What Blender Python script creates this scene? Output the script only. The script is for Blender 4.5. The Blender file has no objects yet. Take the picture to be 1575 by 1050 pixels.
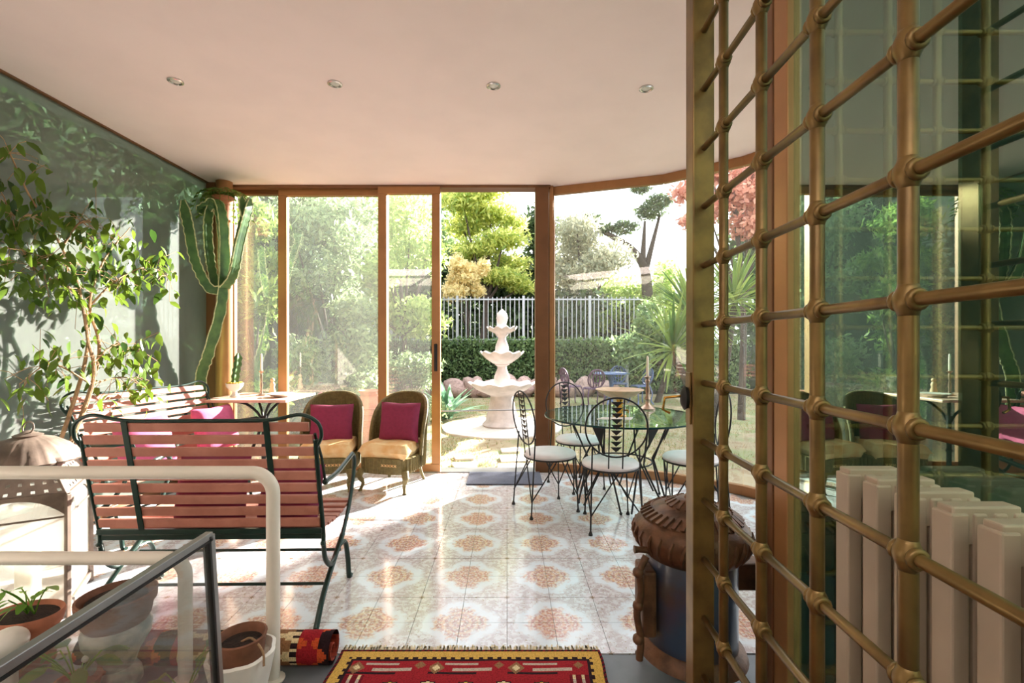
import bpy, math, random
import numpy as np
from mathutils import Vector, Matrix, Quaternion
PI = math.pi
rng = random.Random(7)
nr = np.random.default_rng(11)
scene = bpy.context.scene
C = scene.collection

# ------------------------------------------------------------------ camera, sky, sun, exposure
H = 1.35            # eye height; photo is one-point perspective, 720 px focal on 1575 wide
F = 720.0
cam_d = bpy.data.cameras.new('camera'); cam = bpy.data.objects.new('camera', cam_d); C.objects.link(cam)
cam.location = (0, 0, H); cam.rotation_euler = (PI/2, 0, 0)
cam_d.sensor_width = 36; cam_d.lens = 36*F/1575; cam_d.shift_x = 7.5/1575; cam_d.shift_y = 5/1575
cam_d.clip_start = .05; cam_d.clip_end = 400
scene.camera = cam
world = bpy.data.worlds.new('sky'); scene.world = world; world.use_nodes = True
bg = world.node_tree.nodes['Background']
bg.inputs[0].default_value = (.9, .94, 1.0, 1); bg.inputs[1].default_value = 1.8
sun_d = bpy.data.lights.new('sun', 'SUN'); sun = bpy.data.objects.new('sun', sun_d); C.objects.link(sun)
sun_d.energy = 22.0; sun_d.color = (1.0, .93, .85); sun_d.angle = math.radians(.7)
sun.rotation_euler = Vector((-.58, -.81, -.37)).to_track_quat('-Z', 'Y').to_euler()
vs = scene.view_settings
vs.view_transform = 'Standard'; vs.look = 'None'; vs.exposure = 1.18; vs.gamma = 1.0; vs.use_curve_mapping = False

# ------------------------------------------------------------------ helpers
def srgb(r, g, b):
    f = lambda c: (c/255)/12.92 if c/255 <= .04045 else (((c/255)+.055)/1.055)**2.4
    return (f(r), f(g), f(b), 1)

class NT:
    def __init__(s, name):
        s.m = bpy.data.materials.new(name); s.m.use_nodes = True; s.t = s.m.node_tree
        s.t.nodes.clear(); s.out = s.n('ShaderNodeOutputMaterial')
    def n(s, typ, **kw):
        x = s.t.nodes.new(typ)
        for k, v in kw.items(): setattr(x, k, v)
        return x
    def l(s, a, b): s.t.links.new(a, b)
    def put(s, sock, v):
        if hasattr(v, 'is_output'): s.l(v, sock)
        else: sock.default_value = v
    def math(s, op, a, b=0.0, c=None, clamp=False):
        x = s.n('ShaderNodeMath', operation=op, use_clamp=clamp); s.put(x.inputs[0], a); s.put(x.inputs[1], b)
        if c is not None: s.put(x.inputs[2], c)
        return x.outputs[0]
    def mix(s, f, a, b):
        x = s.n('ShaderNodeMix', data_type='RGBA'); s.put(x.inputs[0], f); s.put(x.inputs[6], a); s.put(x.inputs[7], b)
        return x.outputs[2]
    def noise(s, scale, detail=3, vec=None, rough=.55):
        x = s.n('ShaderNodeTexNoise'); x.inputs['Scale'].default_value = scale; x.inputs['Detail'].default_value = detail
        x.inputs['Roughness'].default_value = rough
        if vec is not None: s.l(vec, x.inputs['Vector'])
        return x.outputs['Fac']
    def step(s, lo, hi, v):
        x = s.n('ShaderNodeMapRange', interpolation_type='SMOOTHSTEP'); s.put(x.inputs[0], v)
        x.inputs[1].default_value = lo; x.inputs[2].default_value = hi
        return x.outputs[0]
    def objc(s): return s.n('ShaderNodeTexCoord').outputs['Object']
    def pos(s): return s.n('ShaderNodeNewGeometry').outputs['Position']

def mat(name, col, rough=.5, metal=0, var=.12, scale=14, bump=0, col2=None, spec=.5, coat=0, sss=0):
    t = NT(name); p = t.n('ShaderNodeBsdfPrincipled'); t.l(p.outputs[0], t.out.inputs[0])
    vec = t.objc(); f = t.noise(scale, 4, vec)
    c2 = col2 or tuple(max(0, c*(1-var*2.2)) for c in col[:3])+(1,)
    t.l(t.mix(t.step(.35, .7, f), col, c2), p.inputs['Base Color'])
    p.inputs['Roughness'].default_value = rough; p.inputs['Metallic'].default_value = metal
    p.inputs['Specular IOR Level'].default_value = spec; p.inputs['Coat Weight'].default_value = coat
    if bump:
        b = t.n('ShaderNodeBump'); b.inputs['Strength'].default_value = bump; b.inputs['Distance'].default_value = .01
        t.l(t.noise(scale*3, 4, vec), b.inputs['Height']); t.l(b.outputs[0], p.inputs['Normal'])
    return t.m

def glass(name, tint, dust, dustcol=(.9, .9, .86, 1), refl=.06, grz=.7, nscale=1.2, vary=.5, gcol=(1, 1, 1, 1)):
    """flat window glass: clear + mirror reflection + a film of dust that catches light"""
    t = NT(name); tr = t.n('ShaderNodeBsdfTransparent'); tr.inputs[0].default_value = tint
    gl = t.n('ShaderNodeBsdfGlossy'); gl.inputs['Roughness'].default_value = 0.0; gl.inputs[0].default_value = gcol
    lw = t.n('ShaderNodeLayerWeight'); fac = t.math('MULTIPLY_ADD', t.math('POWER', lw.outputs['Facing'], 4), grz, refl, clamp=True)
    m1 = t.n('ShaderNodeMixShader'); t.l(fac, m1.inputs[0]); t.l(tr.outputs[0], m1.inputs[1]); t.l(gl.outputs[0], m1.inputs[2])
    if dust <= 0:
        t.l(m1.outputs[0], t.out.inputs[0]); return t.m
    di = t.n('ShaderNodeBsdfDiffuse'); di.inputs[0].default_value = dustcol
    tl = t.n('ShaderNodeBsdfTranslucent'); tl.inputs[0].default_value = dustcol
    md = t.n('ShaderNodeMixShader'); md.inputs[0].default_value = .5; t.l(di.outputs[0], md.inputs[1]); t.l(tl.outputs[0], md.inputs[2])
    mp = t.n('ShaderNodeMapping'); mp.inputs['Scale'].default_value = (1, 1, .45); t.l(t.pos(), mp.inputs[0])
    n = t.math('ADD', t.math('MULTIPLY', t.noise(nscale, 5, mp.outputs[0], .65), vary*2), 1-vary)
    m2 = t.n('ShaderNodeMixShader'); t.l(t.math('MULTIPLY', n, dust, clamp=True), m2.inputs[0])
    t.l(m1.outputs[0], m2.inputs[1]); t.l(md.outputs[0], m2.inputs[2]); t.l(m2.outputs[0], t.out.inputs[0])
    return t.m

def leafmat(name, c1, c2, trans=.5, rough=.45):
    t = NT(name); at = t.n('ShaderNodeAttribute', attribute_name='rnd')
    oi = t.n('ShaderNodeObjectInfo')
    f = t.math('FRACT', t.math('ADD', at.outputs['Fac'], t.math('MULTIPLY', oi.outputs['Random'], .9)))
    col = t.mix(f, c1, c2)
    p = t.n('ShaderNodeBsdfPrincipled'); p.inputs['Roughness'].default_value = rough; p.inputs['Specular IOR Level'].default_value = .35; t.l(col, p.inputs['Base Color'])
    tl = t.n('ShaderNodeBsdfTranslucent'); h = t.n('ShaderNodeHueSaturation'); h.inputs['Hue'].default_value = .485; h.inputs['Value'].default_value = 1.6; t.l(col, h.inputs['Color']); t.l(h.outputs[0], tl.inputs[0])
    m = t.n('ShaderNodeMixShader'); m.inputs[0].default_value = trans; t.l(p.outputs[0], m.inputs[1]); t.l(tl.outputs[0], m.inputs[2]); t.l(m.outputs[0], t.out.inputs[0])
    return t.m

class MB:
    def __init__(s): s.v = []; s.f = []; s.mi = []
    def add(s, vs_, fs, mi=0):
        o = len(s.v); s.v += [tuple(p) for p in vs_]; s.f += [tuple(i+o for i in q) for q in fs]; s.mi += [mi]*len(fs); return s
    def box(s, x0, x1, y0, y1, z0, z1, mi=0):
        v = [(x, y, z) for z in (z0, z1) for y in (y0, y1) for x in (x0, x1)]
        return s.add(v, [(0,2,3,1), (4,5,7,6), (0,1,5,4), (2,6,7,3), (0,4,6,2), (1,3,7,5)], mi)
    def bar(s, a, b, w, t, up=(0, 0, 1), mi=0):
        a, b = Vector(a), Vector(b); d = (b-a).normalized(); u = Vector(up)
        sd = d.cross(u)
        if sd.length < 1e-4: sd = d.cross(Vector((1, 0, 0)))
        sd.normalize(); u = sd.cross(d)
        v = []
        for p in (a, b):
            for i, j in ((-1,-1), (1,-1), (1,1), (-1,1)): v.append(p+sd*w/2*i+u*t/2*j)
        return s.add(v, [(3,2,1,0), (4,5,6,7), (0,1,5,4), (1,2,6,5), (2,3,7,6), (3,0,4,7)], mi)
    def tube(s, pts, r, n=8, closed=False, mi=0, flat=1.0):
        pts = [Vector(p) for p in pts]; k = len(pts); rr = r if hasattr(r, '__len__') else [r]*k
        v = []; ref = None
        for i, p in enumerate(pts):
            if closed: d = (pts[(i+1) % k]-pts[i-1])
            else: d = pts[min(i+1, k-1)]-pts[max(i-1, 0)]
            if d.length < 1e-9: d = Vector((0, 0, 1))
            d.normalize()
            if ref is None:
                ref = Vector((0, 0, 1)) if abs(d.z) < .9 else Vector((1, 0, 0))
            ref = (ref-d*ref.dot(d))
            if ref.length < 1e-5: ref = d.orthogonal()
            ref.normalize(); b = d.cross(ref)
            for j in range(n):
                a = 2*PI*j/n; v.append(p+ref*math.cos(a)*rr[i]+b*math.sin(a)*rr[i]*flat)
        f = []
        for i in range(k if closed else k-1):
            for j in range(n):
                a = i*n+j; b_ = i*n+(j+1) % n; c = ((i+1) % k)*n
                f.append((a, b_, c+(j+1) % n, c+j))
        if not closed: f += [tuple(range(n))[::-1], tuple(range((k-1)*n, k*n))]
        return s.add(v, f, mi)
    def lathe(s, prof, n=24, c=(0, 0, 0), wave=None, mi=0, caps=True):
        v = []; f = []
        for i, (r, z) in enumerate(prof):
            for j in range(n):
                a = 2*PI*j/n; q = r*(wave(a, i) if wave else 1); v.append((c[0]+q*math.cos(a), c[1]+q*math.sin(a), c[2]+z))
        for i in range(len(prof)-1):
            for j in range(n): f.append((i*n+j, i*n+(j+1) % n, (i+1)*n+(j+1) % n, (i+1)*n+j))
        if caps: f += [tuple(range(n))[::-1], tuple(range((len(prof)-1)*n, len(prof)*n))]
        return s.add(v, f, mi)
    def ball(s, c, r, n=10, m=6, sc=(1, 1, 1), mi=0):
        prof = [(max(1e-4, r*math.sin(PI*i/m)), -r*math.cos(PI*i/m)) for i in range(m+1)]
        o = len(s.v); s.lathe(prof, n, (0, 0, 0), mi=mi)
        for i in range(o, len(s.v)):
            x, y, z = s.v[i]; s.v[i] = (c[0]+x*sc[0], c[1]+y*sc[1], c[2]+z*sc[2])
        return s
    def prism(s, poly, z0, z1, mi=0):
        n = len(poly); v = [(x, y, z0) for x, y in poly]+[(x, y, z1) for x, y in poly]
        return s.add(v, [tuple(range(n))[::-1], tuple(range(n, 2*n))]+[(i, (i+1) % n, n+(i+1) % n, n+i) for i in range(n)], mi)
    def mesh(s, name, m, smooth=False):
        me = bpy.data.meshes.new(name); me.from_pydata(s.v, [], s.f)
        for q in (m if isinstance(m, (list, tuple)) else [m]): me.materials.append(q)
        if any(s.mi): me.polygons.foreach_set('material_index', s.mi)
        if smooth: me.polygons.foreach_set('use_smooth', [True]*len(me.polygons)); 
        me.update(); return me
    def build(s, name, m, parent=None, smooth=False, bevel=0, loc=None, rot=None, label=None):
        me = s.mesh(name, m, smooth)
        o = obj(name, me, parent, loc, rot, label)
        if smooth:
            try: me.set_sharp_from_angle(angle=math.radians(50))
            except Exception: pass
        if bevel:
            b = o.modifiers.new('bevel', 'BEVEL'); b.width = bevel; b.segments = 2; b.limit_method = 'ANGLE'
        return o
def obj(name, me, parent=None, loc=None, rot=None, label=None):
    o = bpy.data.objects.new(name, me); C.objects.link(o)
    if parent: o.parent = parent
    if loc is not None: o.location = loc
    if rot is not None: o.rotation_euler = rot
    if label: o['label'] = label
    return o
def tag(o, label, cat, group=None, kind=None):
    o['label'] = label; o['category'] = cat
    if group: o['group'] = group
    if kind: o['kind'] = kind
    return o
def thing(name, label, cat, loc=(0, 0, 0), rz=0, group=None, kind=None):
    o = bpy.data.objects.new(name, None); C.objects.link(o); o.location = loc; o.rotation_euler = (0, 0, rz); o.empty_display_size = .1
    return tag(o, label, cat, group, kind)
def copy_tree(o, parent=None):
    c = o.copy(); C.objects.link(c); c.parent = parent
    for ch in o.children: copy_tree(ch, c)
    return c
def spline(pts, n=8):
    """Catmull-Rom through points"""
    P = [Vector(p) for p in pts]; P = [P[0]*2-P[1]]+P+[P[-1]*2-P[-2]]; out = []
    for i in range(1, len(P)-2):
        for k in range(n):
            t = k/n; a, b, c, d = P[i-1], P[i], P[i+1], P[i+2]
            out.append(.5*((2*b)+(c-a)*t+(2*a-5*b+4*c-d)*t*t+(3*b-a-3*c+d)*t**3))
    out.append(P[-2]); return out

# ------------------------------------------------------------------ materials
M = {}
M['ceiling'] = mat('ceiling_plaster', srgb(250, 230, 228), .9, var=.02, scale=2)
M['wall'] = mat('wall_plaster', srgb(226, 214, 200), .9, var=.04, scale=3)
M['alcove'] = mat('dark_green_plaster', srgb(30, 42, 34), .8, var=.2, scale=4)
M['bronze'] = mat('bronze_aluminium', srgb(168, 120, 76), .38, .35, var=.06, scale=5)
M['bronze_dark'] = mat('brown_aluminium', srgb(122, 82, 52), .42, .3, var=.08, scale=5)
M['brass'] = mat('aged_brass_paint', srgb(130, 102, 56), .36, .5, var=.16, scale=9, bump=.05, col2=srgb(98, 74, 40))
M['grey_floor'] = mat('grey_stone_floor', srgb(120, 124, 130), .45, var=.08, scale=6)
M['grout'] = mat('grey_grout', srgb(150, 145, 140), .9, var=.1)
M['black'] = mat('black_iron', srgb(24, 24, 26), .6, .0, var=.1)
M['green_iron'] = mat('dark_green_iron', srgb(24, 52, 44), .35, .2, var=.15, scale=8)
M['slat'] = mat('salmon_painted_wood', srgb(196, 132, 114), .5, var=.1, scale=7, col2=srgb(174, 110, 92))
M['white_paint'] = mat('ivory_enamel_tube', srgb(232, 222, 208), .32, var=.03, scale=4)
M['alu'] = mat('grey_aluminium', srgb(150, 150, 150), .35, .7, var=.05)
M['rubber'] = mat('black_seal', srgb(20, 20, 20), .6, var=.05)
M['magenta'] = mat('magenta_cotton', srgb(140, 44, 78), .85, var=.06, scale=30, bump=.15)
M['pink'] = mat('pink_cotton', srgb(205, 92, 132), .85, var=.06, scale=30, bump=.15)
M['cream_fab'] = mat('cream_yellow_fabric', srgb(240, 212, 160), .85, var=.1, scale=10, col2=srgb(228, 176, 112), bump=.1)
M['seat_white'] = mat('white_vinyl', srgb(238, 230, 230), .5, var=.03, scale=10)
M['terra'] = mat('terracotta', srgb(186, 116, 86), .8, var=.15, scale=9, bump=.1)
M['terra_dark'] = mat('brown_clay', srgb(134, 86, 62), .75, var=.2, scale=9, bump=.1)
M['soil'] = mat('dark_soil', srgb(52, 36, 28), .95, var=.3, scale=40, bump=.8)
M['white_cer'] = mat('white_ceramic', srgb(232, 226, 216), .3, var=.05, scale=8)
M['majolica'] = mat('painted_ceramic', srgb(206, 196, 180), .4, var=.2, scale=11, col2=srgb(112, 128, 120))
M['marble'] = mat('white_fountain_marble', srgb(194, 184, 180), .75, var=.1, scale=6, bump=.25)
M['pink_marble'] = mat('pink_table_stone', srgb(226, 186, 166), .35, var=.12, scale=8)
M['wax'] = mat('candle_wax', srgb(244, 234, 214), .5, var=.02)
M['silver'] = mat('tarnished_silver', srgb(190, 160, 140), .3, .8, var=.2, scale=20)
M['gold'] = mat('polished_brass', srgb(196, 146, 66), .22, .9, var=.1)
M['tan_bowl'] = mat('tan_stone_bowl', srgb(214, 180, 142), .5, var=.1)
M['cast_iron'] = mat('brown_cast_iron', srgb(112, 76, 52), .5, .35, var=.25, scale=14, bump=.3)
M['blue_enamel'] = mat('dark_blue_enamel', srgb(48, 66, 92), .28, .1, var=.2, scale=5, col2=srgb(72, 60, 56), coat=.3)
M['radiator'] = mat('beige_radiator_enamel', srgb(194, 174, 152), .42, var=.05, scale=4)
M['lantern_metal'] = mat('weathered_lantern_metal', srgb(128, 112, 100), .5, .5, var=.18, scale=12, bump=.1)
M['trunk'] = mat('pale_bark', srgb(178, 140, 104), .85, var=.2, scale=20, bump=.4)
M['bark'] = mat('dark_bark', srgb(74, 62, 54), .9, var=.2, scale=12, bump=.5)
M['cactus'] = mat('cactus_skin', srgb(84, 122, 64), .6, var=.2, scale=9, col2=srgb(58, 92, 52))
M['cactus_rib'] = mat('corky_cactus_edge', srgb(212, 214, 164), .8, var=.2, scale=40)
M['yellow'] = mat('yellow_pebbles', srgb(236, 190, 62), .6, var=.1)
M['mat_grey'] = mat('grey_coir', srgb(104, 108, 124), .95, var=.15, scale=120, bump=.5)
M['rock'] = mat('pinkish_rock', srgb(176, 148, 140), .9, var=.18, scale=5, bump=.5)
M['slab'] = mat('pale_stone_slab', srgb(216, 210, 202), .85, var=.1, scale=6, bump=.2)
M['fence'] = mat('grey_steel_fence', srgb(172, 174, 180), .5, .4, var=.05)
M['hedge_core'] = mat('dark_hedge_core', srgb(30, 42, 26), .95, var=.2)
M['blue_iron'] = mat('blue_grey_cast_metal', srgb(92, 110, 150), .5, .2, var=.12)
M['purple_iron'] = mat('plum_cast_metal', srgb(92, 62, 88), .5, .2, var=.12)
M['ac_white'] = mat('white_plastic', srgb(224, 226, 230), .5, var=.03)
M['chrome'] = mat('satin_chrome', srgb(200, 196, 192), .25, .9, var=.03)
M['lens'] = mat('frosted_lamp_lens', srgb(220, 216, 210), .3, var=.03)
M['paper'] = mat('white_linen', srgb(236, 232, 226), .9, var=.03)
M['fringe'] = mat('cream_wool_fringe', srgb(222, 204, 166), .95, var=.12, scale=60)
M['g_clear'] = glass('clear_glass', (.97, .99, .98, 1), .02, refl=.05, grz=.6, nscale=1.5)
M['g_hazy'] = glass('dusty_glass', (.96, .98, .97, 1), .024, refl=.045, grz=.6, nscale=1.1, vary=.6)
M['g_left'] = glass('very_dusty_glass', (.4, .5, .42, 1), .19, dustcol=(.9, .9, .86, 1), refl=.03, grz=.4, nscale=1.6, vary=.45)
M['g_mirror'] = glass('dark_reflecting_glass', (.4, .52, .45, 1), 0, gcol=(.72, .95, .84, 1), refl=.2, grz=.5)
M['g_table'] = glass('green_table_glass', (.7, .87, .85, 1), 0, refl=.08, grz=.85)
M['g_edge'] = mat('table_glass_edge', srgb(24, 62, 62), .15, var=.05)
M['g_screen'] = glass('smoky_screen_glass', (.74, .74, .73, 1), .06, refl=.05, grz=.5, nscale=3)
M['g_lantern'] = glass('lantern_glass', (.95, .95, .93, 1), .22, refl=.06, grz=.5, nscale=5)
M['leaf_ficus'] = leafmat('ficus_leaf', srgb(40, 70, 28), srgb(98, 122, 40), .38, .3)
M['leaf_fern'] = leafmat('fern_leaf', srgb(70, 104, 48), srgb(120, 146, 62), .4)
M['leaf_seed'] = leafmat('seedling_leaf', srgb(104, 150, 58), srgb(140, 176, 70), .45)
M['leaf_bamboo'] = leafmat('feathery_green_leaf', srgb(84, 118, 58), srgb(150, 172, 92), .5)
M['leaf_shrub'] = leafmat('grey_green_leaf', srgb(88, 114, 80), srgb(148, 166, 120), .45)
M['leaf_light'] = leafmat('light_green_leaf', srgb(124, 152, 84), srgb(178, 192, 120), .5)
M['leaf_acacia'] = leafmat('lime_leaf', srgb(120, 146, 70), srgb(204, 206, 122), .5)
M['leaf_dark'] = leafmat('dark_evergreen_leaf', srgb(44, 62, 42), srgb(86, 104, 66), .3)
M['leaf_cream'] = leafmat('cream_leaf', srgb(186, 178, 128), srgb(228, 216, 170), .5)
M['leaf_olive'] = leafmat('silver_olive_leaf', srgb(134, 140, 122), srgb(198, 194, 166), .4)
M['leaf_red'] = leafmat('russet_leaf', srgb(170, 108, 88), srgb(220, 176, 152), .4)
M['leaf_ivy'] = leafmat('ivy_leaf', srgb(76, 104, 68), srgb(132, 154, 104), .4)
M['leaf_yucca'] = leafmat('yucca_leaf', srgb(70, 104, 50), srgb(150, 168, 84), .4, .35)
M['leaf_agave'] = leafmat('blue_green_leaf', srgb(96, 134, 112), srgb(132, 164, 136), .35, .4)
M['grass'] = leafmat('dry_grass', srgb(104, 118, 66), srgb(168, 150, 100), .4)

def tile_material():
    t = NT('patterned_floor_tile'); p = t.n('ShaderNodeBsdfPrincipled'); t.l(p.outputs[0], t.out.inputs[0])
    pos = t.pos(); sx = t.n('ShaderNodeSeparateXYZ'); t.l(pos, sx.inputs[0])
    T2 = .4552
    u = t.math('SUBTRACT', t.math('FRACT', t.math('ADD', t.math('DIVIDE', t.math('ADD', sx.outputs[0], .2276), T2), 100.5)), .5)
    v = t.math('SUBTRACT', t.math('FRACT', t.math('ADD', t.math('DIVIDE', t.math('SUBTRACT', sx.outputs[1], 2.276), T2), 100.5)), .5)
    r = t.math('SQRT', t.math('ADD', t.math('MULTIPLY', u, u), t.math('MULTIPLY', v, v)))
    th = t.math('ARCTAN2', v, u)
    pet = t.math('ADD', t.math('MULTIPLY', t.math('COSINE', t.math('MULTIPLY', th, 8)), .016), t.math('MULTIPLY', t.math('COSINE', t.math('MULTIPLY', th, 4)), -.03))
    n1 = t.noise(34, 4, pos, .6); n2 = t.noise(75, 3, pos, .6); n3 = t.noise(1.3, 2, pos)
    rr = t.math('ADD', t.math('ADD', r, pet), t.math('MULTIPLY', t.math('SUBTRACT', n1, .5), .26))
    white = srgb(220, 229, 236)
    # medallion: rust and ochre petals broken by cream
    petals = t.math('ADD', t.math('MULTIPLY', t.math('COSINE', t.math('MULTIPLY', th, 12)), .5), t.math('SINE', t.math('MULTIPLY', r, 75)))
    med = t.mix(t.step(-.3, .9, petals), srgb(172, 100, 70), srgb(214, 170, 120))
    med = t.mix(t.step(.52, .62, n2), med, srgb(232, 224, 206))
    med = t.mix(t.math('MULTIPLY', t.step(.56, .64, n1), .7), med, srgb(150, 140, 96))
    med = t.mix(t.step(.45, .6, n3), med, t.mix(.35, med, srgb(200, 92, 70)))
    med = t.mix(t.math('MULTIPLY', t.step(.3, .7, n2), .55), med, srgb(228, 222, 214))
    inside = t.math('MULTIPLY', t.math('SUBTRACT', 1.0, t.step(.22, .31, rr)), .9)
    # corner lattice: greyed mauve garlands with small flowers
    gar = t.mix(t.step(.46, .56, n1), srgb(190, 180, 182), srgb(212, 212, 214))
    gar = t.mix(t.step(.6, .66, n2), gar, srgb(150, 132, 96))
    outside = t.step(.36, .42, rr)
    base = t.mix(outside, white, gar)
    base = t.mix(inside, base, med)
    # small blossom in the far corners of each repeat
    au = t.math('SUBTRACT', .5, t.math('ABSOLUTE', u)); av = t.math('SUBTRACT', .5, t.math('ABSOLUTE', v))
    rc = t.math('SQRT', t.math('ADD', t.math('MULTIPLY', au, au), t.math('MULTIPLY', av, av)))
    thc = t.math('ARCTAN2', av, au)
    rc = t.math('ADD', rc, t.math('MULTIPLY', t.math('COSINE', t.math('MULTIPLY', thc, 8)), .015))
    base = t.mix(t.math('MULTIPLY', t.math('SUBTRACT', 1.0, t.step(.085, .1, rc)), .7), base, srgb(214, 204, 208))
    base = t.mix(t.math('SUBTRACT', 1.0, t.step(.022, .03, rc)), base, srgb(158, 132, 110))
    t.l(base, p.inputs['Base Color'])
    p.inputs['Roughness'].default_value = .14; p.inputs['Specular IOR Level'].default_value = .6
    b = t.n('ShaderNodeBump'); b.inputs['Strength'].default_value = .04; b.inputs['Distance'].default_value = .01
    t.l(t.noise(7, 3, pos), b.inputs['Height']); t.l(b.outputs[0], p.inputs['Normal'])
    return t.m
M['tile'] = tile_material()

def wicker_material():
    t = NT('olive_woven_wicker'); p = t.n('ShaderNodeBsdfPrincipled'); t.l(p.outputs[0], t.out.inputs[0])
    pos = t.objc(); n = t.noise(40, 3, pos)
    w = t.n('ShaderNodeTexWave', wave_type='BANDS', bands_direction='Z'); w.inputs['Scale'].default_value = 42; w.inputs['Distortion'].default_value = .6; t.l(pos, w.inputs[0])
    t.l(t.mix(t.math('MULTIPLY', w.outputs['Fac'], t.step(.2, .8, n)), srgb(104, 92, 52), srgb(156, 138, 84)), p.inputs['Base Color'])
    p.inputs['Roughness'].default_value = .6
    b = t.n('ShaderNodeBump'); b.inputs['Strength'].default_value = .5; b.inputs['Distance'].default_value = .004; t.l(w.outputs['Fac'], b.inputs['Height']); t.l(b.outputs[0], p.inputs['Normal'])
    return t.m
M['wicker'] = wicker_material()
def vcol_material(name, rough=.95):
    t = NT(name); p = t.n('ShaderNodeBsdfPrincipled'); t.l(p.outputs[0], t.out.inputs[0])
    a = t.n('ShaderNodeAttribute', attribute_name='weave'); n = t.noise(160, 3, t.objc())
    dark = t.n('ShaderNodeHueSaturation'); dark.inputs['Value'].default_value = .62; t.l(a.outputs['Color'], dark.inputs['Color'])
    t.l(t.mix(t.step(.4, .7, n), a.outputs['Color'], dark.outputs[0]), p.inputs['Base Color']); p.inputs['Roughness'].default_value = rough
    p.inputs['Specular IOR Level'].default_value = .15
    b = t.n('ShaderNodeBump'); b.inputs['Strength'].default_value = .4; b.inputs['Distance'].default_value = .004; t.l(n, b.inputs['Height']); t.l(b.outputs[0], p.inputs['Normal'])
    return t.m
M['weave'] = vcol_material('woven_wool')
def ground_material():
    t = NT('patchy_lawn_soil'); p = t.n('ShaderNodeBsdfPrincipled'); t.l(p.outputs[0], t.out.inputs[0]); pos = t.pos()
    c = t.mix(t.step(.4, .6, t.noise(1.3, 5, pos)), srgb(150, 136, 108), srgb(118, 128, 84)); c = t.mix(t.step(.5, .65, t.noise(9, 4, pos)), c, srgb(134, 112, 84))
    t.l(c, p.inputs['Base Color']); p.inputs['Roughness'].default_value = .95
    return t.m
M['ground'] = ground_material()

# ------------------------------------------------------------------ room shell
BY = 5.035; LX = -3.13; CZ = 3.04
FAC = [(.50, 5.035), (1.56, 4.67), (2.13, 4.22), (2.75, 3.3), (2.9, 2.05)]
fp = [(LX, 2.05), (2.9, 2.05)]+FAC[::-1][1:]+[(LX, BY)]
floor = MB().prism(fp, -.12, -.006).build('floor', M['grout']); tag(floor, 'sunroom floor of white patterned tiles with rust medallions', 'floor', kind='structure')
tw = .2276
def inside_fac(x, y):
    if x < .5: return y < BY
    for (a, b) in zip(FAC, FAC[1:]):
        if a[0] <= x <= b[0]:
            return y < a[1]+(b[1]-a[1])*(x-a[0])/(b[0]-a[0])
    return False
cells = []
for i in range(-14, 13):
    for j in range(0, 14):
        x0, y0 = i*tw, 2.0484+j*tw; cx, cy = x0+tw/2, y0+tw/2
        if cx-.02 < LX or y0 > BY or not inside_fac(cx+.03, cy): continue
        vis = abs(720*cx/cy) < 860
        cells.append((cy+abs(cx)*.35+(0 if vis else 50), x0, y0))
cells.sort()
tme = MB().box(-.1126, .1126, -.1126, .1126, -.008, 0).mesh('floor_tile', M['tile'])
stuff = MB()
for k, (_, x0, y0) in enumerate(cells):
    sx = 1.0; xa = max(x0, LX); ya1 = min(y0+tw, BY)
    full = xa == x0 and ya1 == y0+tw
    if k < 298:
        o = obj('floor_tile', tme, floor, ((xa+x0+tw)/2, (y0+ya1)/2, rng.uniform(-.0006, .0006)))
        if not full: o.scale = ((x0+tw-xa)/tw, (ya1-y0)/tw, 1)
    else: stuff.box(xa+.001, x0+tw-.001, y0+.001, ya1-.001, -.008, 0)
if stuff.v:
    s_ = stuff.build('far_floor_tiles', M['tile'], floor); s_['kind'] = 'stuff'
f2 = MB().box(-3.3, .97, -1.6, 2.046, -.12, -.004).build('floor', M['grey_floor']); tag(f2, 'plain grey stone floor of the near room under the red rug', 'floor', kind='structure')
cp = [(-3.3, -.55), (1.05, -.55), (1.05, 1.7), (3.05, 1.7), (3.05, 2.05), (2.9, 3.35), (2.24, 4.32), (1.62, 4.8), (.52, 5.16), (-3.3, 5.16)]
tag(MB().prism(cp, CZ, CZ+.25).box(-3.3, -2.9, -1.7, -.55, CZ, CZ+.25).box(.96, 1.05, -1.7, -.55, CZ, CZ+.25).box(-2.9, .96, -1.7, -1.5, CZ, CZ+.25).build('ceiling', M['ceiling']), 'smooth pale pinkish ceiling with recessed spotlights', 'ceiling', kind='structure')
tag(MB().box(-3.3, 3.05, -1.8, -1.6, -.12, CZ).build('wall_back', M['wall']), 'plain cream wall of the near room behind the viewer', 'wall', kind='structure')
tag(MB().box(-3.3, -3.15, -1.6, 1.5, -.12, CZ).build('wall_left', M['wall']), 'plain cream wall on the left of the near room', 'wall', kind='structure')
tag(MB().box(1.025, 3.0, 1.68, 1.8, -.12, CZ).build('wall_right', M['alcove']), 'dark green wall beyond the second grille', 'wall', kind='structure')
tag(MB().box(.975, 2.9, 1.8, 2.046, -.12, -.004).build('floor_strip', M['grey_floor']), 'narrow strip of grey floor beside the stove', 'floor', kind='structure')
tag(MB().box(.99, 3.0, -1.6, 1.68, -.12, -.004).build('floor_alcove', M['grey_floor']), 'grey paving outside the reflecting glass', 'floor', kind='structure')

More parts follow.
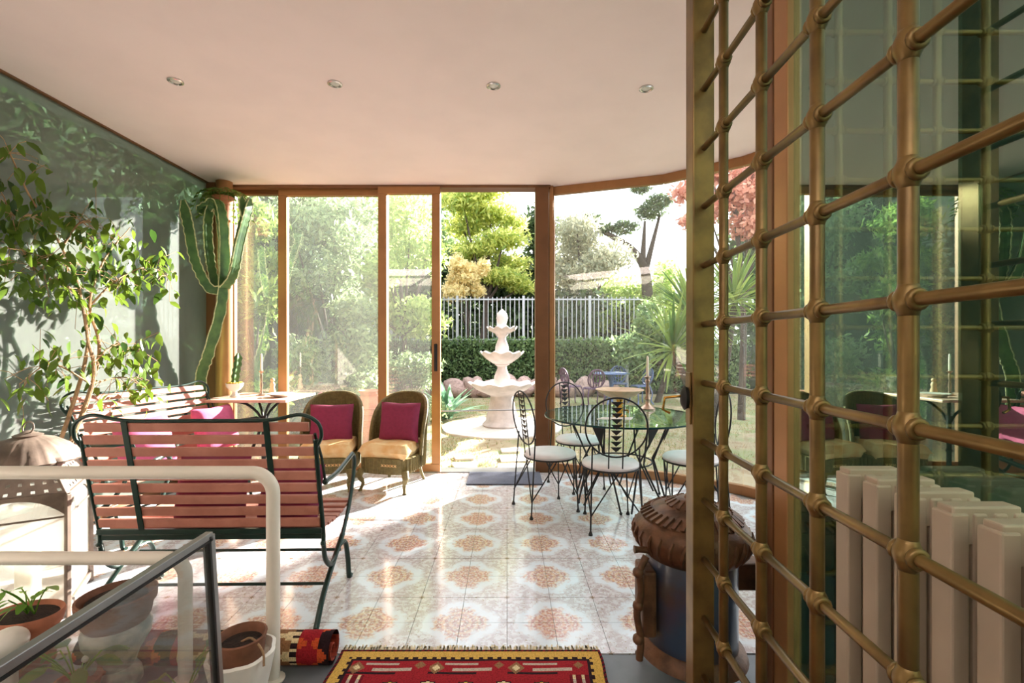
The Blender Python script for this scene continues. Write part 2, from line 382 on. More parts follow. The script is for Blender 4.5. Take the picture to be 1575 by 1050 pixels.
def window(name, label, a, b, z0, z1, gm, fm, fw=.05, fd=.06, tops=.07, bots=.09, stiles=(True, True), cat='window'):
    """glazed panel between plan points a and b"""
    w = thing(name, label, cat, (a[0], a[1], 0), math.atan2(b[1]-a[1], b[0]-a[0]), kind='structure'); L = math.hypot(b[0]-a[0], b[1]-a[1])
    MB().box(.004, L-.004, -.003, .003, z0+bots*.5, z1-tops*.5).build('pane', gm, w)
    if tops: MB().box(0, L, -fd/2, fd/2, z1-tops, z1).build('top_rail', fm, w, bevel=.004)
    if bots: MB().box(0, L, -fd/2, fd/2, z0, z0+bots).build('bottom_rail', fm, w, bevel=.004)
    if stiles[0]: MB().box(0, fw, -fd/2, fd/2, z0+bots, z1-tops).build('stile', fm, w, bevel=.004)
    if stiles[1]: MB().box(L-fw, L, -fd/2, fd/2, z0+bots, z1-tops).build('stile', fm, w, bevel=.004)
    return w
window('window_1', 'tall dusty glass wall along the left side behind the ficus', (LX, 1.5), (LX, 4.98), 0, CZ, M['g_left'], M['bronze_dark'], tops=.012, bots=.08)
px = lambda p, d: (p-780)*d/F
B1 = BY
window('window_2', 'narrow clear window pane between the corner pillar and the sliding door', (px(356, B1), B1+.03), (px(432, B1), B1+.03), 0, CZ-.0, M['g_clear'], M['bronze_dark'], fw=.03, tops=.075)
d1 = window('door_1', 'wide dusty sliding glass door left of the wicker chairs', (px(430, B1), B1), (px(597, B1), B1), .0, CZ-.02, M['g_hazy'], M['bronze'], fw=.09, tops=.075, bots=.09, cat='door')
d2 = window('door_2', 'sliding glass door with the black pull beside the open gap', (px(585, B1), B1-.065), (px(679, B1), B1-.065), .0, CZ-.02, M['g_hazy'], M['bronze'], fw=.09, tops=.075, bots=.09, cat='door')
L2 = px(679, B1)-px(585, B1)
MB().box(L2-.062, L2-.03, -.05, -.03, 1.07, 1.36).build('door_pull', M['rubber'], d2, bevel=.006)
tag(MB().box(LX, .46, B1-.09, B1+.07, CZ-.03, CZ).build('trim_1', M['bronze_dark'], bevel=.004), 'brown sliding track under the ceiling above the glass doors', 'trim', kind='structure')
tag(MB().box(LX, .34, B1-.1, B1+.08, -.02, .012).build('trim_2', M['alu'], bevel=.003), 'metal floor track of the sliding glass doors', 'trim', kind='structure')
tag(MB().tube([(px(679, B1), B1, .637), (px(823, B1), B1, .652)], .007).build('safety_rail', M['alu']), 'thin metal rail across the open doorway in front of the fountain', 'rail')
pl = thing('trim_3', 'brown metal corner pillar right of the open doorway', 'pillar', (.395, B1-.02, 0), kind='structure')
MB().box(-.095, .045, -.07, .09, 0, CZ).build('pillar_box', M['bronze_dark'], pl, bevel=.006)
MB().box(.052, .095, -.045, .06, 0, CZ).build('pillar_channel', M['bronze'], pl, bevel=.004)
fl = ['tall glass facet nearest the corner pillar behind the dining table', 'tall glass facet behind the right dining chair', 'tall glass facet seen between grille and stove', 'tall glass facet at the far right hidden by the grille door']
for i, (a, b) in enumerate(zip(FAC, FAC[1:])):
    window('window_%d' % (i+3), fl[i], a, b, 0, CZ, M['g_hazy'], M['bronze'], fw=.012, tops=.085, bots=.085, stiles=(i == 0, i == 3))
# corner: box pillar, round post
tag(MB().box(LX-.02, LX+.13, B1-.17, B1+.06, 0, CZ).build('trim_4', M['bronze_dark'], bevel=.006), 'brown box pillar in the far left corner behind the cactus', 'pillar', kind='structure')
tag(MB().lathe([(.078, 0), (.078, CZ)], 24, (px(345, 4.86), 4.86, 0)).build('trim_5', M['bronze'], smooth=True), 'round tan post in the far left corner behind the cactus', 'pillar', kind='structure')
# sidelight glass near the radiator
w = window('window_7', 'dark reflecting glass panel behind the beige radiator', (.97, -.6), (.97, 1.66), 0, CZ, M['g_mirror'], M['bronze'], fw=.08, fd=.05, tops=.06, bots=.06)
tag(MB().box(.945, 1.02, 1.668, 1.76, 0, CZ).build('trim_6', M['bronze_dark'], bevel=.005), 'brown fixed door jamb beside the reflecting glass', 'trim', kind='structure')
tag(MB().box(.94, 1.05, -1.6, -.6, -.12, CZ).build('wall_near', M['wall']), 'cream wall beside the viewer past the reflecting glass', 'wall', kind='structure')

rl = thing('window_8', 'unseen glazed roof light added behind the viewer as daylight fill for the near room', 'window', (0, 0, CZ+.2), kind='structure')  # roof opening added out of view so daylight fills the near room
for x0, x1 in ((-2.9, -1.64), (-1.6, -.34), (-.3, .96)): MB().box(x0, x1, -1.5, -.55, .0, .006).build('pane', M['g_clear'], rl)
for x in (-1.62, -.32): MB().box(x-.02, x+.02, -1.5, -.55, -.02, .03).build('glazing_bar', M['bronze_dark'], rl)
# spotlights
for X, Y, l in ((-2.125, 3.0, 'recessed round ceiling spotlight, leftmost of the four'), (-1.115, 3.03, 'recessed round ceiling spotlight, second from the left'), (-.089, 3.055, 'recessed round ceiling spotlight, third from the left'), (.917, 3.086, 'recessed round ceiling spotlight, nearest the grille door')):
    t = thing('ceiling_spotlight', l, 'spotlight', (X, Y, CZ), group='recessed ceiling spotlights')
    MB().lathe([(.03, 0), (.046, 0), (.046, -.006), (.036, -.01), (.03, -.004), (.03, 0)], 20, caps=False).build('ring', M['chrome'], t, smooth=True)
    MB().lathe([(.001, -.003), (.02, -.006), (.03, -.001)], 16, caps=False).build('lens', M['lens'], t, smooth=True)

# ------------------------------------------------------------------ gate with knotted bars
gdir = Vector((.0458, 1, 0)).normalized(); gang = math.atan2(gdir.y, gdir.x)
gate = thing('grille_gate', 'open brass-coloured iron grille door with knotted bars in the foreground', 'gate', (.5, 0, 0), gang)
zs = [1.4086+.1673*n for n in range(-8, 7)]
k_ = 1/gdir.y
us = [d*k_ for d in (1.2, 1.0055, .811, .6165, .422, .2275)]
MB().box(1.333*k_, 1.395*k_, -.029, .031, .02, 2.52).build('stile', M['brass'], gate, bevel=.003)
MB().box(.08, .14, -.029, .031, .02, 2.52).build('hinge_stile', M['brass'], gate, bevel=.003)
MB().box(.14, 1.333*k_, -.02, .02, 2.47, 2.52).build('top_rail', M['brass'], gate, bevel=.003)
MB().box(.14, 1.333*k_, -.02, .02, .02, .06).build('bottom_rail', M['brass'], gate, bevel=.003)
vme = MB().tube([(0, 0, z) for z in np.linspace(.05, 2.48, 3)], .0115, 14).mesh('upright_bar', M['brass'], True)
hme = MB().tube([(x, 0, 0) for x in (.13, .7, 1.335*k_)], .0088, 12).mesh('cross_bar', M['brass'], True)
eme = MB()
eme.lathe([(.0108, -.024), (.0125, -.016), (.0165, -.008), (.0178, 0), (.0165, .008), (.0125, .016), (.0108, .024)], 14); 
eyef = MB(); eyef.v = list(eme.v); eyef.f = list(eme.f); eyef.mi = list(eme.mi)
for sx in (-.0155, .0155): eyef.tube([(sx, .0105*math.cos(a), .0105*math.sin(a)) for a in [2*PI*i/12 for i in range(12)]], .005, 7, closed=True)
eye_me = eyef.mesh('eye', M['brass'], True)
for u in us:
    b = obj('upright_bar', vme, gate, (u, 0, 0))
    for z in zs: obj('eye', eye_me, b, (0, 0, z))
for z in zs: obj('cross_bar', hme, gate, (0, 0, z))
MB().box(1.345*k_, 1.383*k_, .031, .036, 1.12, 1.27).build('lock_plate', M['brass'], gate, bevel=.002)
kn = MB(); kn.lathe([(.004, 0), (.02, .002), (.024, .012), (.014, .02), (.001, .021)], 16)
kn.v = [(1.364*k_+x, .034+z, 1.195+y*1.5) for x, y, z in kn.v]; kn.build('knob', M['black'], gate, smooth=True)
MB().tube([(1.37*k_, .05, 1.2), (1.37*k_, .1, 1.195), (1.37*k_, .105, 1.16), (1.37*k_, .085, 1.15)], .004, 8).build('key', M['gold'], gate, smooth=True)
# second fixed grille behind the glass
g2 = thing('window_grille', 'fixed iron grille behind the dark reflecting glass', 'grille', (0, 1.6, 0))
xs2 = [1.133+.168*n for n in range(0, 8)]; zs2 = [2.08+.168*n for n in range(-12, 6)]
v2 = MB().tube([(0, 0, .02), (0, 0, 3.0)], .0125, 10).mesh('upright_bar', M['brass'], True); h2 = MB().tube([(1.03, 0, 0), (2.39, 0, 0)], .009, 10).mesh('cross_bar', M['brass'], True)
for x in xs2:
    b = obj('upright_bar', v2, g2, (x, 0, 0))
    for z in zs2: obj('eye', eye_me, b, (0, 0, z))
for z in zs2: obj('cross_bar', h2, g2, (0, 0, z))

# ------------------------------------------------------------------ radiator
rad = thing('column_radiator', 'tall beige column radiator behind the grille door', 'radiator', (.8, .0, 0))
sec = MB(); RH = 1.057
for x in (.0, .042, .079, .116): sec.box(x, x+.025 if x else .034, -.021, .021, .1, RH-.012)
sec.box(.01, .13, -.009, .009, .1, RH-.03)
sec.box(.006, .132, -.015, .015, .1, .16); sec.box(.006, .132, -.017, .017, RH-.07, RH)
sec.lathe([(.018, -.043), (.018, .043)], 12)
for i in range(len(sec.v)-24, len(sec.v)): x, y, z = sec.v[i]; sec.v[i] = (.07+x, z, RH-.1+y)
sme = sec.mesh('section', M['radiator'])
for k in range(9):
    o = obj('section', sme, rad, (0, 1.12-.0855*k, 0)); b = o.modifiers.new('bevel', 'BEVEL'); b.width = .004; b.segments = 2; b.limit_method = 'ANGLE'
for y in (1.12, 1.12-.0855*8):
    for x in (.02, .11): MB().lathe([(.014, 0), (.01, .02), (.01, .11)], 10, (x, y, 0)).build('foot', M['radiator'], rad)

# ------------------------------------------------------------------ stove
st = thing('cast_iron_stove', 'cylindrical stove with brown cast iron lid and dark blue enamel body', 'stove', (.757, 1.93, 0))
MB().lathe([(.17, .13), (.178, .15), (.178, .5), (.17, .515)], 40).build('body', M['blue_enamel'], st, smooth=True)
MB().lathe([(.2, .09), (.215, .1), (.205, .125), (.18, .14), (.178, .15)], 40).build('base_ring', M['cast_iron'], st, smooth=True)
for k in range(3):
    a = 2*PI*k/3+.5; c, s = math.cos(a), math.sin(a)
    MB().tube(spline([(.16*c, .16*s, .1), (.2*c, .2*s, .08), (.19*c, .19*s, .04), (.22*c, .22*s, .0)], 5), [.022]*5+[.018]*5+[.014]*6, 8).build('leg', M['cast_iron'], st, smooth=True)
MB().lathe([(.175, .49), (.19, .5), (.205, .52), (.222, .55), (.229, .585), (.224, .61), (.212, .625)], 48, wave=lambda a, i: 1+(.012 if i in (2, 3, 4) else 0)*(1 if math.cos(28*a) > 0 else -1)).build('crown', M['cast_iron'], st, smooth=True)
for k in range(30):
    a = 2*PI*k/30; MB().tube([(r*math.cos(a+da), r*math.sin(a+da), z) for r, z, da in ((.203, .516, 0), (.222, .548, .02), (.23, .582, .05), (.225, .608, .09))], [.004, .008, .009, .005], 6).build('gadroon', M['cast_iron'], st, smooth=True)
lid = MB().lathe([(.214, .622), (.2, .64), (.192, .642), (.19, .65), (.15, .675), (.1, .69), (.095, .70), (.06, .712), (.05, .72)], 48).build('lid', M['cast_iron'], st, smooth=True)
for k in range(36):
    a = 2*PI*k/36; MB().bar((.197*math.cos(a), .197*math.sin(a), .648), (.155*math.cos(a+.08), .155*math.sin(a+.08), .676), .016, .01).build('fret', M['cast_iron'], lid)
for k in range(18):
    a = 2*PI*k/18; MB().bar((.1*math.cos(a), .1*math.sin(a), .694), (.06*math.cos(a), .06*math.sin(a), .716), .014, .01).build('fret', M['cast_iron'], lid)
MB().lathe([(.03, .715), (.022, .73), (.012, .745), (.02, .76), (.024, .775), (.014, .79), (.017, .8), (.001, .812)], 20).build('finial', M['cast_iron'], lid, smooth=True)
MB().box(.16, .275, -.05, .05, .36, .47).build('flue_collar', M['cast_iron'], st, bevel=.008)
dr = MB().box(-.225, -.17, -.1, .03, .2, .46).build('fire_door', M['cast_iron'], st, bevel=.012)
MB().tube(spline([(-.21, -.09, .52), (-.24, -.1, .46), (-.235, -.1, .38), (-.25, -.1, .3), (-.235, -.1, .2), (-.24, -.1, .12)], 5), .014, 8).build('hinge_bracket', M['cast_iron'], dr, smooth=True)
for z in (.46, .33, .2): MB().ball((-.245, -.1, z), .022, 10, 6).build('boss', M['cast_iron'], dr, smooth=True)
MB().tube([(-.2, -.08, .54), (-.245, -.1, .55), (-.26, -.1, .55)], [.014, .012, .016], 8).build('handle', M['cast_iron'], st, smooth=True)

# ------------------------------------------------------------------ railing, glass screen
rd = 1.887
rail = thing('tubular_railing', 'white tubular hoop railing on the left in front of the bench', 'railing', (0, rd, 0))
def hoop(xp, zt, rad_):
    pts = [(-2.9, 0, zt), (-2.2, 0, zt), (xp-rad_, 0, zt)]+[(xp-rad_+rad_*math.sin(a), 0, zt-rad_+rad_*math.cos(a)) for a in np.linspace(.12, PI/2, 8)]+[(xp, 0, .3), (xp, 0, .0)]
    return MB().tube(pts, .026, 16)
hoop(-.943, .835, .085).build('outer_hoop', M['white_paint'], rail, smooth=True); hoop(-1.297, .49, .07).build('inner_hoop', M['white_paint'], rail, smooth=True)
for x in (-.943, -1.297): MB().lathe([(.045, 0), (.045, .006), (.028, .012)], 16, (x, 0, 0)).build('base_flange', M['white_paint'], rail)
sc = thing('glass_screen', 'low framed smoky glass screen in the left foreground', 'screen', (-.903, 0, 0))
q = [(0, .45, .02), (0, 1.49, .02), (0, 1.42, .774), (0, .45, .774)]
MB().add([(dx, y, z) for dx in (-.003, .003) for _, y, z in q], [(3,2,1,0), (4,5,6,7), (0,1,5,4), (1,2,6,5), (2,3,7,6), (3,0,4,7)]).build('pane', M['g_screen'], sc)
for n_, a, b in (('top_rail', q[3], q[2]), ('stile', q[1], q[2]), ('bottom_rail', q[0], q[1]), ('stile', q[0], q[3])):
    MB().bar(a, b, .02, .022, (1, 0, 0)).build(n_, M['alu'], sc, bevel=.002); e = Vector((0, 0, -.014)) if 'rail' in n_ and a[2] > .5 else Vector((0, -.014 if a[1] > 1 else .014, 0))
    if n_ != 'bottom_rail': MB().bar(Vector(a)+e, Vector(b)+e, .008, .022, (1, 0, 0)).build('seal', M['rubber'], sc)

# ------------------------------------------------------------------ rug and rolled kilim
def weave_mesh(name, cols, nx, ny, fpos):
    v = [fpos(i/nx, j/ny) for j in range(ny+1) for i in range(nx+1)]
    f = [(j*(nx+1)+i, j*(nx+1)+i+1, (j+1)*(nx+1)+i+1, (j+1)*(nx+1)+i) for j in range(ny) for i in range(nx)]
    me = bpy.data.meshes.new(name); me.from_pydata(v, [], f); me.materials.append(M['weave'])
    at = me.attributes.new('weave', 'FLOAT_COLOR', 'CORNER'); a = np.repeat(np.array(cols, dtype=np.float32).reshape(-1, 4), 4, axis=0)
    at.data.foreach_set('color', a.ravel()); return me
RED, DRED, YEL, CRE, BLK, BRN, GRY, ORG = [srgb(*c) for c in ((158, 34, 42), (116, 22, 34), (214, 170, 84), (230, 206, 160), (44, 26, 30), (150, 108, 74), (196, 176, 160), (206, 84, 44))]
def rug_color(x, y, W, L):
    ex = min(x, W-x); ey = min(y, L-y)          # y measured from the far edge
    e = min(ex, ey)
    if e < .012: return BLK if int((x+y)/.012) % 2 else DRED
    if e < .062: return YEL if (e < .05 or int((x if ey < ex else y)/.02) % 2) else BLK
    if e < .07: return BLK
    # field
    fx, fy = x-.07, y-.07; w = W-.14
    if fy < .085:
        c = (fx % .33); yy = fy
        if .012 < yy < .03 and .06 < c < .2: return GRY
        if .045 < yy < .063 and .1 < c < .26: return GRY
        if abs(c-.03)+abs(yy-.045) < .035: return BRN if abs(c-.03)+abs(yy-.045) > .016 else CRE
        if abs(c-.29)+abs(yy-.03) < .022: return BRN
        if abs(yy-.075) < .004 and c < .2: return BLK
        return RED
    if ex < .15:
        if .09 < ex < .1 or .125 < ex < .14: return CRE if int(y/.09) % 2 else GRY
        return DRED
    c = (fx-w/2+.075) % .15-.075; yy = (fy-.15) % .19-.0; r = max(abs(c), abs(yy-.0))
    yy = (fy-.085) % .19-.07
    st_ = min(abs(c)+abs(yy)*1.0, max(abs(c), abs(yy))*1.45)
    if st_ < .012: return RED
    if st_ < .036: return CRE if int(fx/.15+9) % 2 else YEL
    if st_ < .042: return BLK
    return RED if (int(fy/.19) % 2 == 0) else DRED
RW, RL = 1.13, 1.7; nx, ny = 188, 280
cols = [rug_color((i+.5)/nx*RW, (j+.5)/ny*RL, RW, RL) for j in range(ny) for i in range(nx)]
rug = thing('kilim_rug', 'flat red kilim rug with yellow border at the bottom of the view', 'rug', (-.725, 2.052, .002))
me = weave_mesh('rug_field', cols, nx, ny, lambda u, v: (u*RW+.004*math.sin(v*40), -v*RL, .006+.0015*math.sin(u*23)*math.sin(v*17)))
o = obj('rug_field', me, rug); so = o.modifiers.new('solid', 'SOLIDIFY'); so.thickness = .006; so.offset = -1
fr = MB()
for k in range(190):
    x = RW*(k+.5)/190; fr.bar((x, 0, .003), (x+rng.uniform(-.008, .008), rng.uniform(.026, .046), .003), .0062, .004)
o = fr.build('fringe', M['fringe'], rug); o['kind'] = 'stuff'
def roll_color(s, a):
    t = s % .34
    if t < .05: return BLK if abs(((a*3) % 1)-.5) > t*6 else ORG
    if t < .13: return ORG if abs(((a*4) % 1)-.5)*.18 < abs(t-.09) else RED
    if t < .16: return BLK if int(a*24) % 2 else CRE
    if t < .28: return CRE if abs(((a*5) % 1)-.5)*.24 < abs(t-.22)+.02 else BRN
    return RED if t < .31 else BLK
kl = thing('rolled_kilim', 'rolled-up orange and black kilim lying left of the red rug', 'rug', (-.735, 1.985, .066), 0)
n1, n2 = 110, 40
cols = [roll_color((i+.5)/n1*1.05, (j+.5)/n2) for j in range(n2) for i in range(n1)]
obj('roll', weave_mesh('roll', cols, n1, n2, lambda u, v: (-u*1.05, .064*math.cos(2*PI*v)*(1+.06*math.sin(9*v+4*u)), .064*math.sin(2*PI*v)*(1+.05*math.sin(7*v)))), kl)
sp = MB(); spp = [(.0, (.005+.0085*a)*math.cos(a), (.005+.0085*a)*math.sin(a)) for a in np.linspace(0, 6.6, 44)]
for (a, b) in zip(spp, spp[1:]): sp.add([a, b, (-.25, b[1], b[2]), (-.25, a[1], a[2])], [(0, 1, 2, 3)])
o = sp.build('rolled_end', mat('kilim_backing', srgb(168, 62, 40), .95, var=.25, scale=50), kl); so = o.modifiers.new('solid', 'SOLIDIFY'); so.thickness = .005
tag(MB().box(-.395, .345, 4.5, 4.93, .001, .014).build('door_mat', M['mat_grey'], bevel=.004), 'grey rectangular doormat at the open doorway', 'mat')

# ------------------------------------------------------------------ slatted garden benches
def make_bench(W=1.09):
    t = thing('slatted_bench', '', 'bench')
    bl = lambda z: -.11*(z-.42)/.55      # backward lean of the back
    nb = 9; pitch = .0605
    for k in range(nb):
        z = .48+pitch*k; y = bl(z); w = W-.02 if k < nb-1 else W-.05
        MB().bar((-w/2, y, z), (w/2, y, z), .016, .044, (0, -.2, 1)).build('back_slat', M['slat'], t, bevel=.004)
    for k in range(7):
        y = .07+.062*k; MB().bar((-W/2+.01, y, .435-.02*math.sin(PI*k/6)), (W/2-.01, y, .435-.02*math.sin(PI*k/6)), .047, .016, (0, 0, 1)).build('seat_slat', M['slat'], t, bevel=.004)
    for x in (-.3*W, .3*W):
        MB().bar((x, bl(.42)-.012, .42), (x, bl(1.0)-.012, .995), .028, .006, (0, 1, 0)).build('back_strap', M['green_iron'], t, bevel=.002)
        MB().tube(spline([(x, 0, .418), (x, .2, .405), (x, .46, .42)], 4), .009, 8, flat=1.6).build('seat_strap', M['green_iron'], t)
    MB().box(-W/2, W/2, -.02, .0, .424, .45).build('rear_rail', M['green_iron'], t, bevel=.003)
    MB().box(-W/2, W/2, .0, .02, .39, .415).build('under_rail', M['green_iron'], t, bevel=.003)
    MB().tube([(-W/2, .26, .225), (W/2, .26, .225)], .008, 8).build('cross_bar', M['green_iron'], t)
    MB().tube([(-W/2, .08, .13), (W/2, .08, .13)], .008, 8).build('cross_bar', M['green_iron'], t)
    # top rail that swells into rounded shoulders
    tp = [(-W/2, bl(.86), .86), (-W/2-.03, bl(.93), .92), (-W/2-.015, bl(.98), .985), (-W/2+.06, bl(1.0), 1.022), (-W/2+.16, bl(1.), 1.004), (-W/2+.26, bl(1.), .995), (0, bl(1.), .995)]
    tp = tp+[(-x, y, z) for x, y, z in tp[-2::-1]]
    MB().tube(spline(tp, 7), .009, 8).build('top_rail', M['green_iron'], t, smooth=True)
    for s in (-1, 1):
        x = s*W/2
        e = MB().tube(spline([(x, bl(.9), .9), (x, bl(.7), .7), (x, .0, .45), (x, .005, .37)], 5), .011, 8).build('end_frame', M['green_iron'], t, smooth=True)
        MB().tube(spline([(x, .005, .37), (x, .03, .28), (x, .11, .215), (x, .2, .24), (x, .29, .3), (x, .4, .42), (x, .47, .55), (x, .5, .64), (x, .47, .7), (x, .4, .695), (x, .2, .665), (x, .03, .665)], 6), .0115, 8, flat=1.25).build('arm_loop', M['green_iron'], e, smooth=True)
        MB().tube([(x, bl(.93), .93), (x, -.02, .8), (x, .03, .665)], .007, 8).build('arm_stay', M['green_iron'], e)
        MB().tube(spline([(x, .29, .3), (x, .14, .21), (x, -.0, .11), (x, -.09, .0)], 6), .011, 8, flat=1.3).build('rear_leg', M['green_iron'], t, smooth=True)
        MB().tube(spline([(x, .24, .26), (x, .33, .24), (x, .38, .12), (x, .4, .01), (x, .43, .008)], 6), .011, 8, flat=1.3).build('front_leg', M['green_iron'], t, smooth=True)
        MB().ball((x, .03, .665), .016, 8, 6).build('arm_knob', M['green_iron'], e); MB().ball((x, .0, .37), .014, 8, 6).build('pivot', M['green_iron'], e)
    return t
bench = make_bench(); bench.location = (-1.455, 2.305, 0); bench.rotation_euler.z = math.radians(1.0)
tag(bench, 'salmon slatted garden bench with green iron frame, seen from its back', 'bench', 'slatted garden benches')
b2 = copy_tree(bench); b2.location = (-2.79, 3.72, 0); b2.rotation_euler.z = math.radians(-104.5); b2['label'] = 'sunlit slatted bench against the dusty left glass wall below the ficus'

def cushion(name, label, loc, rot, w, h, th, m, parent=None, cat='cushion', sq=6):
    n = 16; mb = MB(); top = []; 
    def P(i, j, s):
        u = -1+2*i/n; v = -1+2*j/n
        edge = max(0, (1-abs(u)**sq)*(1-abs(v)**sq))**.5
        pinch = 1-.06*(1-abs(u*v))*max(abs(u), abs(v))**4
        return (u*w/2*pinch, v*h/2*pinch, s*th/2*edge*(1+.05*math.sin(5*u+3*v)))
    for s in (1, -1):
        v = [P(i, j, s) for j in range(n+1) for i in range(n+1)]
        f = [(j*(n+1)+i, j*(n+1)+i+1, (j+1)*(n+1)+i+1, (j+1)*(n+1)+i) for j in range(n) for i in range(n)]
        mb.add(v, f if s > 0 else [q[::-1] for q in f])
    o = mb.build(name, m, parent, smooth=True, loc=loc, rot=rot)
    if label: tag(o, label, cat)
    return o
cushion('throw_cushion', 'dark magenta cushion leaning in the right end of the near bench', (-1.13, 2.45, .575), (math.radians(72), 0, math.radians(-6)), .33, .3, .12, M['magenta'])
cushion('throw_cushion', 'red cushion in the middle of the near bench seen through its slats', (-1.52, 2.42, .61), (math.radians(78), 0, .05), .36, .34, .12, M['magenta'])
cushion('throw_cushion', 'pink cushion at the far end of the sunlit bench', (-2.52, 4.05, .63), (math.radians(74), 0, math.radians(78)), .4, .38, .14, M['pink'])
cushion('throw_cushion', 'pink cushion at the near end of the sunlit bench', (-2.64, 3.42, .63), (math.radians(74), 0, math.radians(76)), .4, .38, .14, M['pink'])
# ------------------------------------------------------------------ wicker chairs
def make_wicker():
    t = thing('wicker_chair', '', 'chair')   # faces -Y, origin at floor centre
    sk = MB(); n = 28
    def plan(a, r=1.0):   # rounded seat plan
        c, s = math.cos(a), math.sin(a); q = (abs(c)**4+abs(s)**4)**-.25
        return (.225*c*q*r, .24*s*q*r)
    v = []; 
    for z, r in ((.17, .97), (.2, .985), (.31, 1.0), (.315, .95)):
        v += [(*plan(2*PI*i/40, r), z) for i in range(40)]
    f = [(k*40+i, k*40+(i+1) % 40, (k+1)*40+(i+1) % 40, (k+1)*40+i) for k in range(3) for i in range(40)]+[tuple(range(120, 160)), tuple(range(40))[::-1]]
    MB().add(v, f).build('seat_skirt', M['wicker'], t, smooth=True)
    rb = MB()
    for i in range(44):
        a = 2*PI*i/44; p = plan(a, 1.0); rb.tube([(p[0], p[1], .175), (p[0]*1.01, p[1]*1.01, .31)], .0055, 5)
    rb.build('skirt_weave', M['wicker'], t, smooth=True)
    # curved back shell
    nu, nv = 36, 10; bk = MB(); rim = []; ribs = MB()
    def S(u, v, off=0):
        a = u*1.75; x = (.25+off)*math.sin(a); y = .05+(.2+off)*math.cos(a)
        top = .3+.56*max(0, 1-abs(u)**2.4)**.5
        z = .2+(top-.2)*v
        return (x*(1+.06*v*(1-abs(u))), y+.09*v*max(0, math.cos(u*PI/2)), z)
    for off, fl in ((0, 1), (-.018, -1)):
        v = [S(-1+2*i/nu, j/nv, off) for j in range(nv+1) for i in range(nu+1)]
        f = [(j*(nu+1)+i, j*(nu+1)+i+1, (j+1)*(nu+1)+i+1, (j+1)*(nu+1)+i) for j in range(nv) for i in range(nu)]
        bk.add(v, f if fl > 0 else [q[::-1] for q in f])
    bs = bk.build('back_shell', M['wicker'], t, smooth=True)
    for i in range(1, nu):
        u = -1+2*i/nu
        for off in (.002, -.02): ribs.tube([S(u, v_, off) for v_ in (0, .33, .66, 1)], .0045, 5)
    ribs.build('woven_rib_layer', M['wicker'], bs, smooth=True)
    MB().tube([S(-1+2*i/nu, 1, -.009) for i in range(nu+1)], .017, 10).build('rim', M['wicker'], t, smooth=True)
    for sx in (-1, 1):
        MB().tube(spline([(sx*.19, -.2, .2), (sx*.205, -.222, .14), (sx*.185, -.2, .07), (sx*.2, -.225, .0)], 5), [.03]*3+[.027]*3+[.022]*3+[.015]*3+[.013]*3+[.02], 10).build('leg', M['wicker'], t, smooth=True)
        MB().tube(spline([(sx*.15, .19, .2), (sx*.155, .21, .1), (sx*.17, .25, .0)], 5), .014, 8).build('leg', M['wicker'], t, smooth=True)
    cu = cushion('seat_cushion', None, (0, -.02, .365), (0, 0, 0), .43, .44, .15, M['cream_fab'], t, sq=14)
    # pale lattice woven in the skirt front
    for k in range(-2, 3):
        MB().bar((k*.028-.01+.07, -.247, .245), (k*.028+.01+.07, -.247, .265), .006, .004, (0, 1, 0)).build('lattice', M['cream_fab'], t)
        MB().bar((k*.028-.01+.07, -.247, .265), (k*.028+.01+.07, -.247, .245), .006, .004, (0, 1, 0)).build('lattice', M['cream_fab'], t)
    return t
wc = make_wicker(); wc.location = (-1.085, 4.5, 0); wc.rotation_euler.z = math.radians(-14)
wc.scale = (1.13, 1.05, 1.0)
tag(wc, 'olive wicker tub chair beside the open doorway with cream seat', 'chair', 'wicker tub chairs')
w2 = copy_tree(wc); w2.location = (-1.70, 4.5, 0); w2.rotation_euler.z = math.radians(8); w2['label'] = 'olive wicker tub chair half hidden behind the near bench'
cushion('throw_cushion', 'square magenta cushion on the wicker chair by the doorway', (-1.045, 4.55, .60), (math.radians(80), 0, math.radians(-12)), .41, .38, .13, M['magenta'])
cushion('throw_cushion', 'square magenta cushion on the wicker chair behind the bench', (-1.715, 4.57, .58), (math.radians(80), 0, math.radians(8)), .41, .38, .13, M['magenta'])

# ------------------------------------------------------------------ stone-topped side table with things on it
tb = thing('side_table', 'square pink stone table on a black iron pedestal in the left corner', 'table', (-2.37, 4.56, 0))
MB().box(-.4, .37, -.33, .33, .825, .85).build('table_top', M['pink_marble'], tb, bevel=.004)
MB().lathe([(.022, .05), (.02, .3), (.03, .32), (.02, .34), (.02, .6), (.03, .66)], 14).build('column', M['black'], tb, smooth=True)
for k in range(4):
    a = PI/4+k*PI/2; c, s = math.cos(a), math.sin(a)
    MB().tube(spline([(.01*c, .01*s, .6), (.06*c, .06*s, .7), (.16*c, .16*s, .79), (.27*c, .27*s, .82)], 5), .012, 8).build('arm', M['black'], tb, smooth=True)
    MB().tube(spline([(.01*c, .01*s, .12), (.14*c, .14*s, .09), (.26*c, .26*s, .012)], 5), .014, 8).build('foot', M['black'], tb, smooth=True)
def at(p, y, d): return Vector((px(p, d), d, H-(y-530)*d/F))
bw = thing('goblet_planter', 'small white footed bowl with a cactus and yellow pebbles on the stone table', 'planter', (px(361, 4.5), 4.5, .85))
MB().lathe([(.04, 0), (.042, .01), (.022, .03), (.02, .05), (.05, .07), (.072, .1), (.078, .13), (.07, .13), (.05, .09)], 22).build('bowl', M['white_cer'], bw, smooth=True)
for k in range(16):
    a = 2*PI*k/16; MB().ball((.058*math.cos(a), .058*math.sin(a), .132), .013, 6, 4).build('pebble', M['yellow'], bw)
MB().lathe([(.06, .12), (.02, .126)], 12).build('soil', M['soil'], bw)
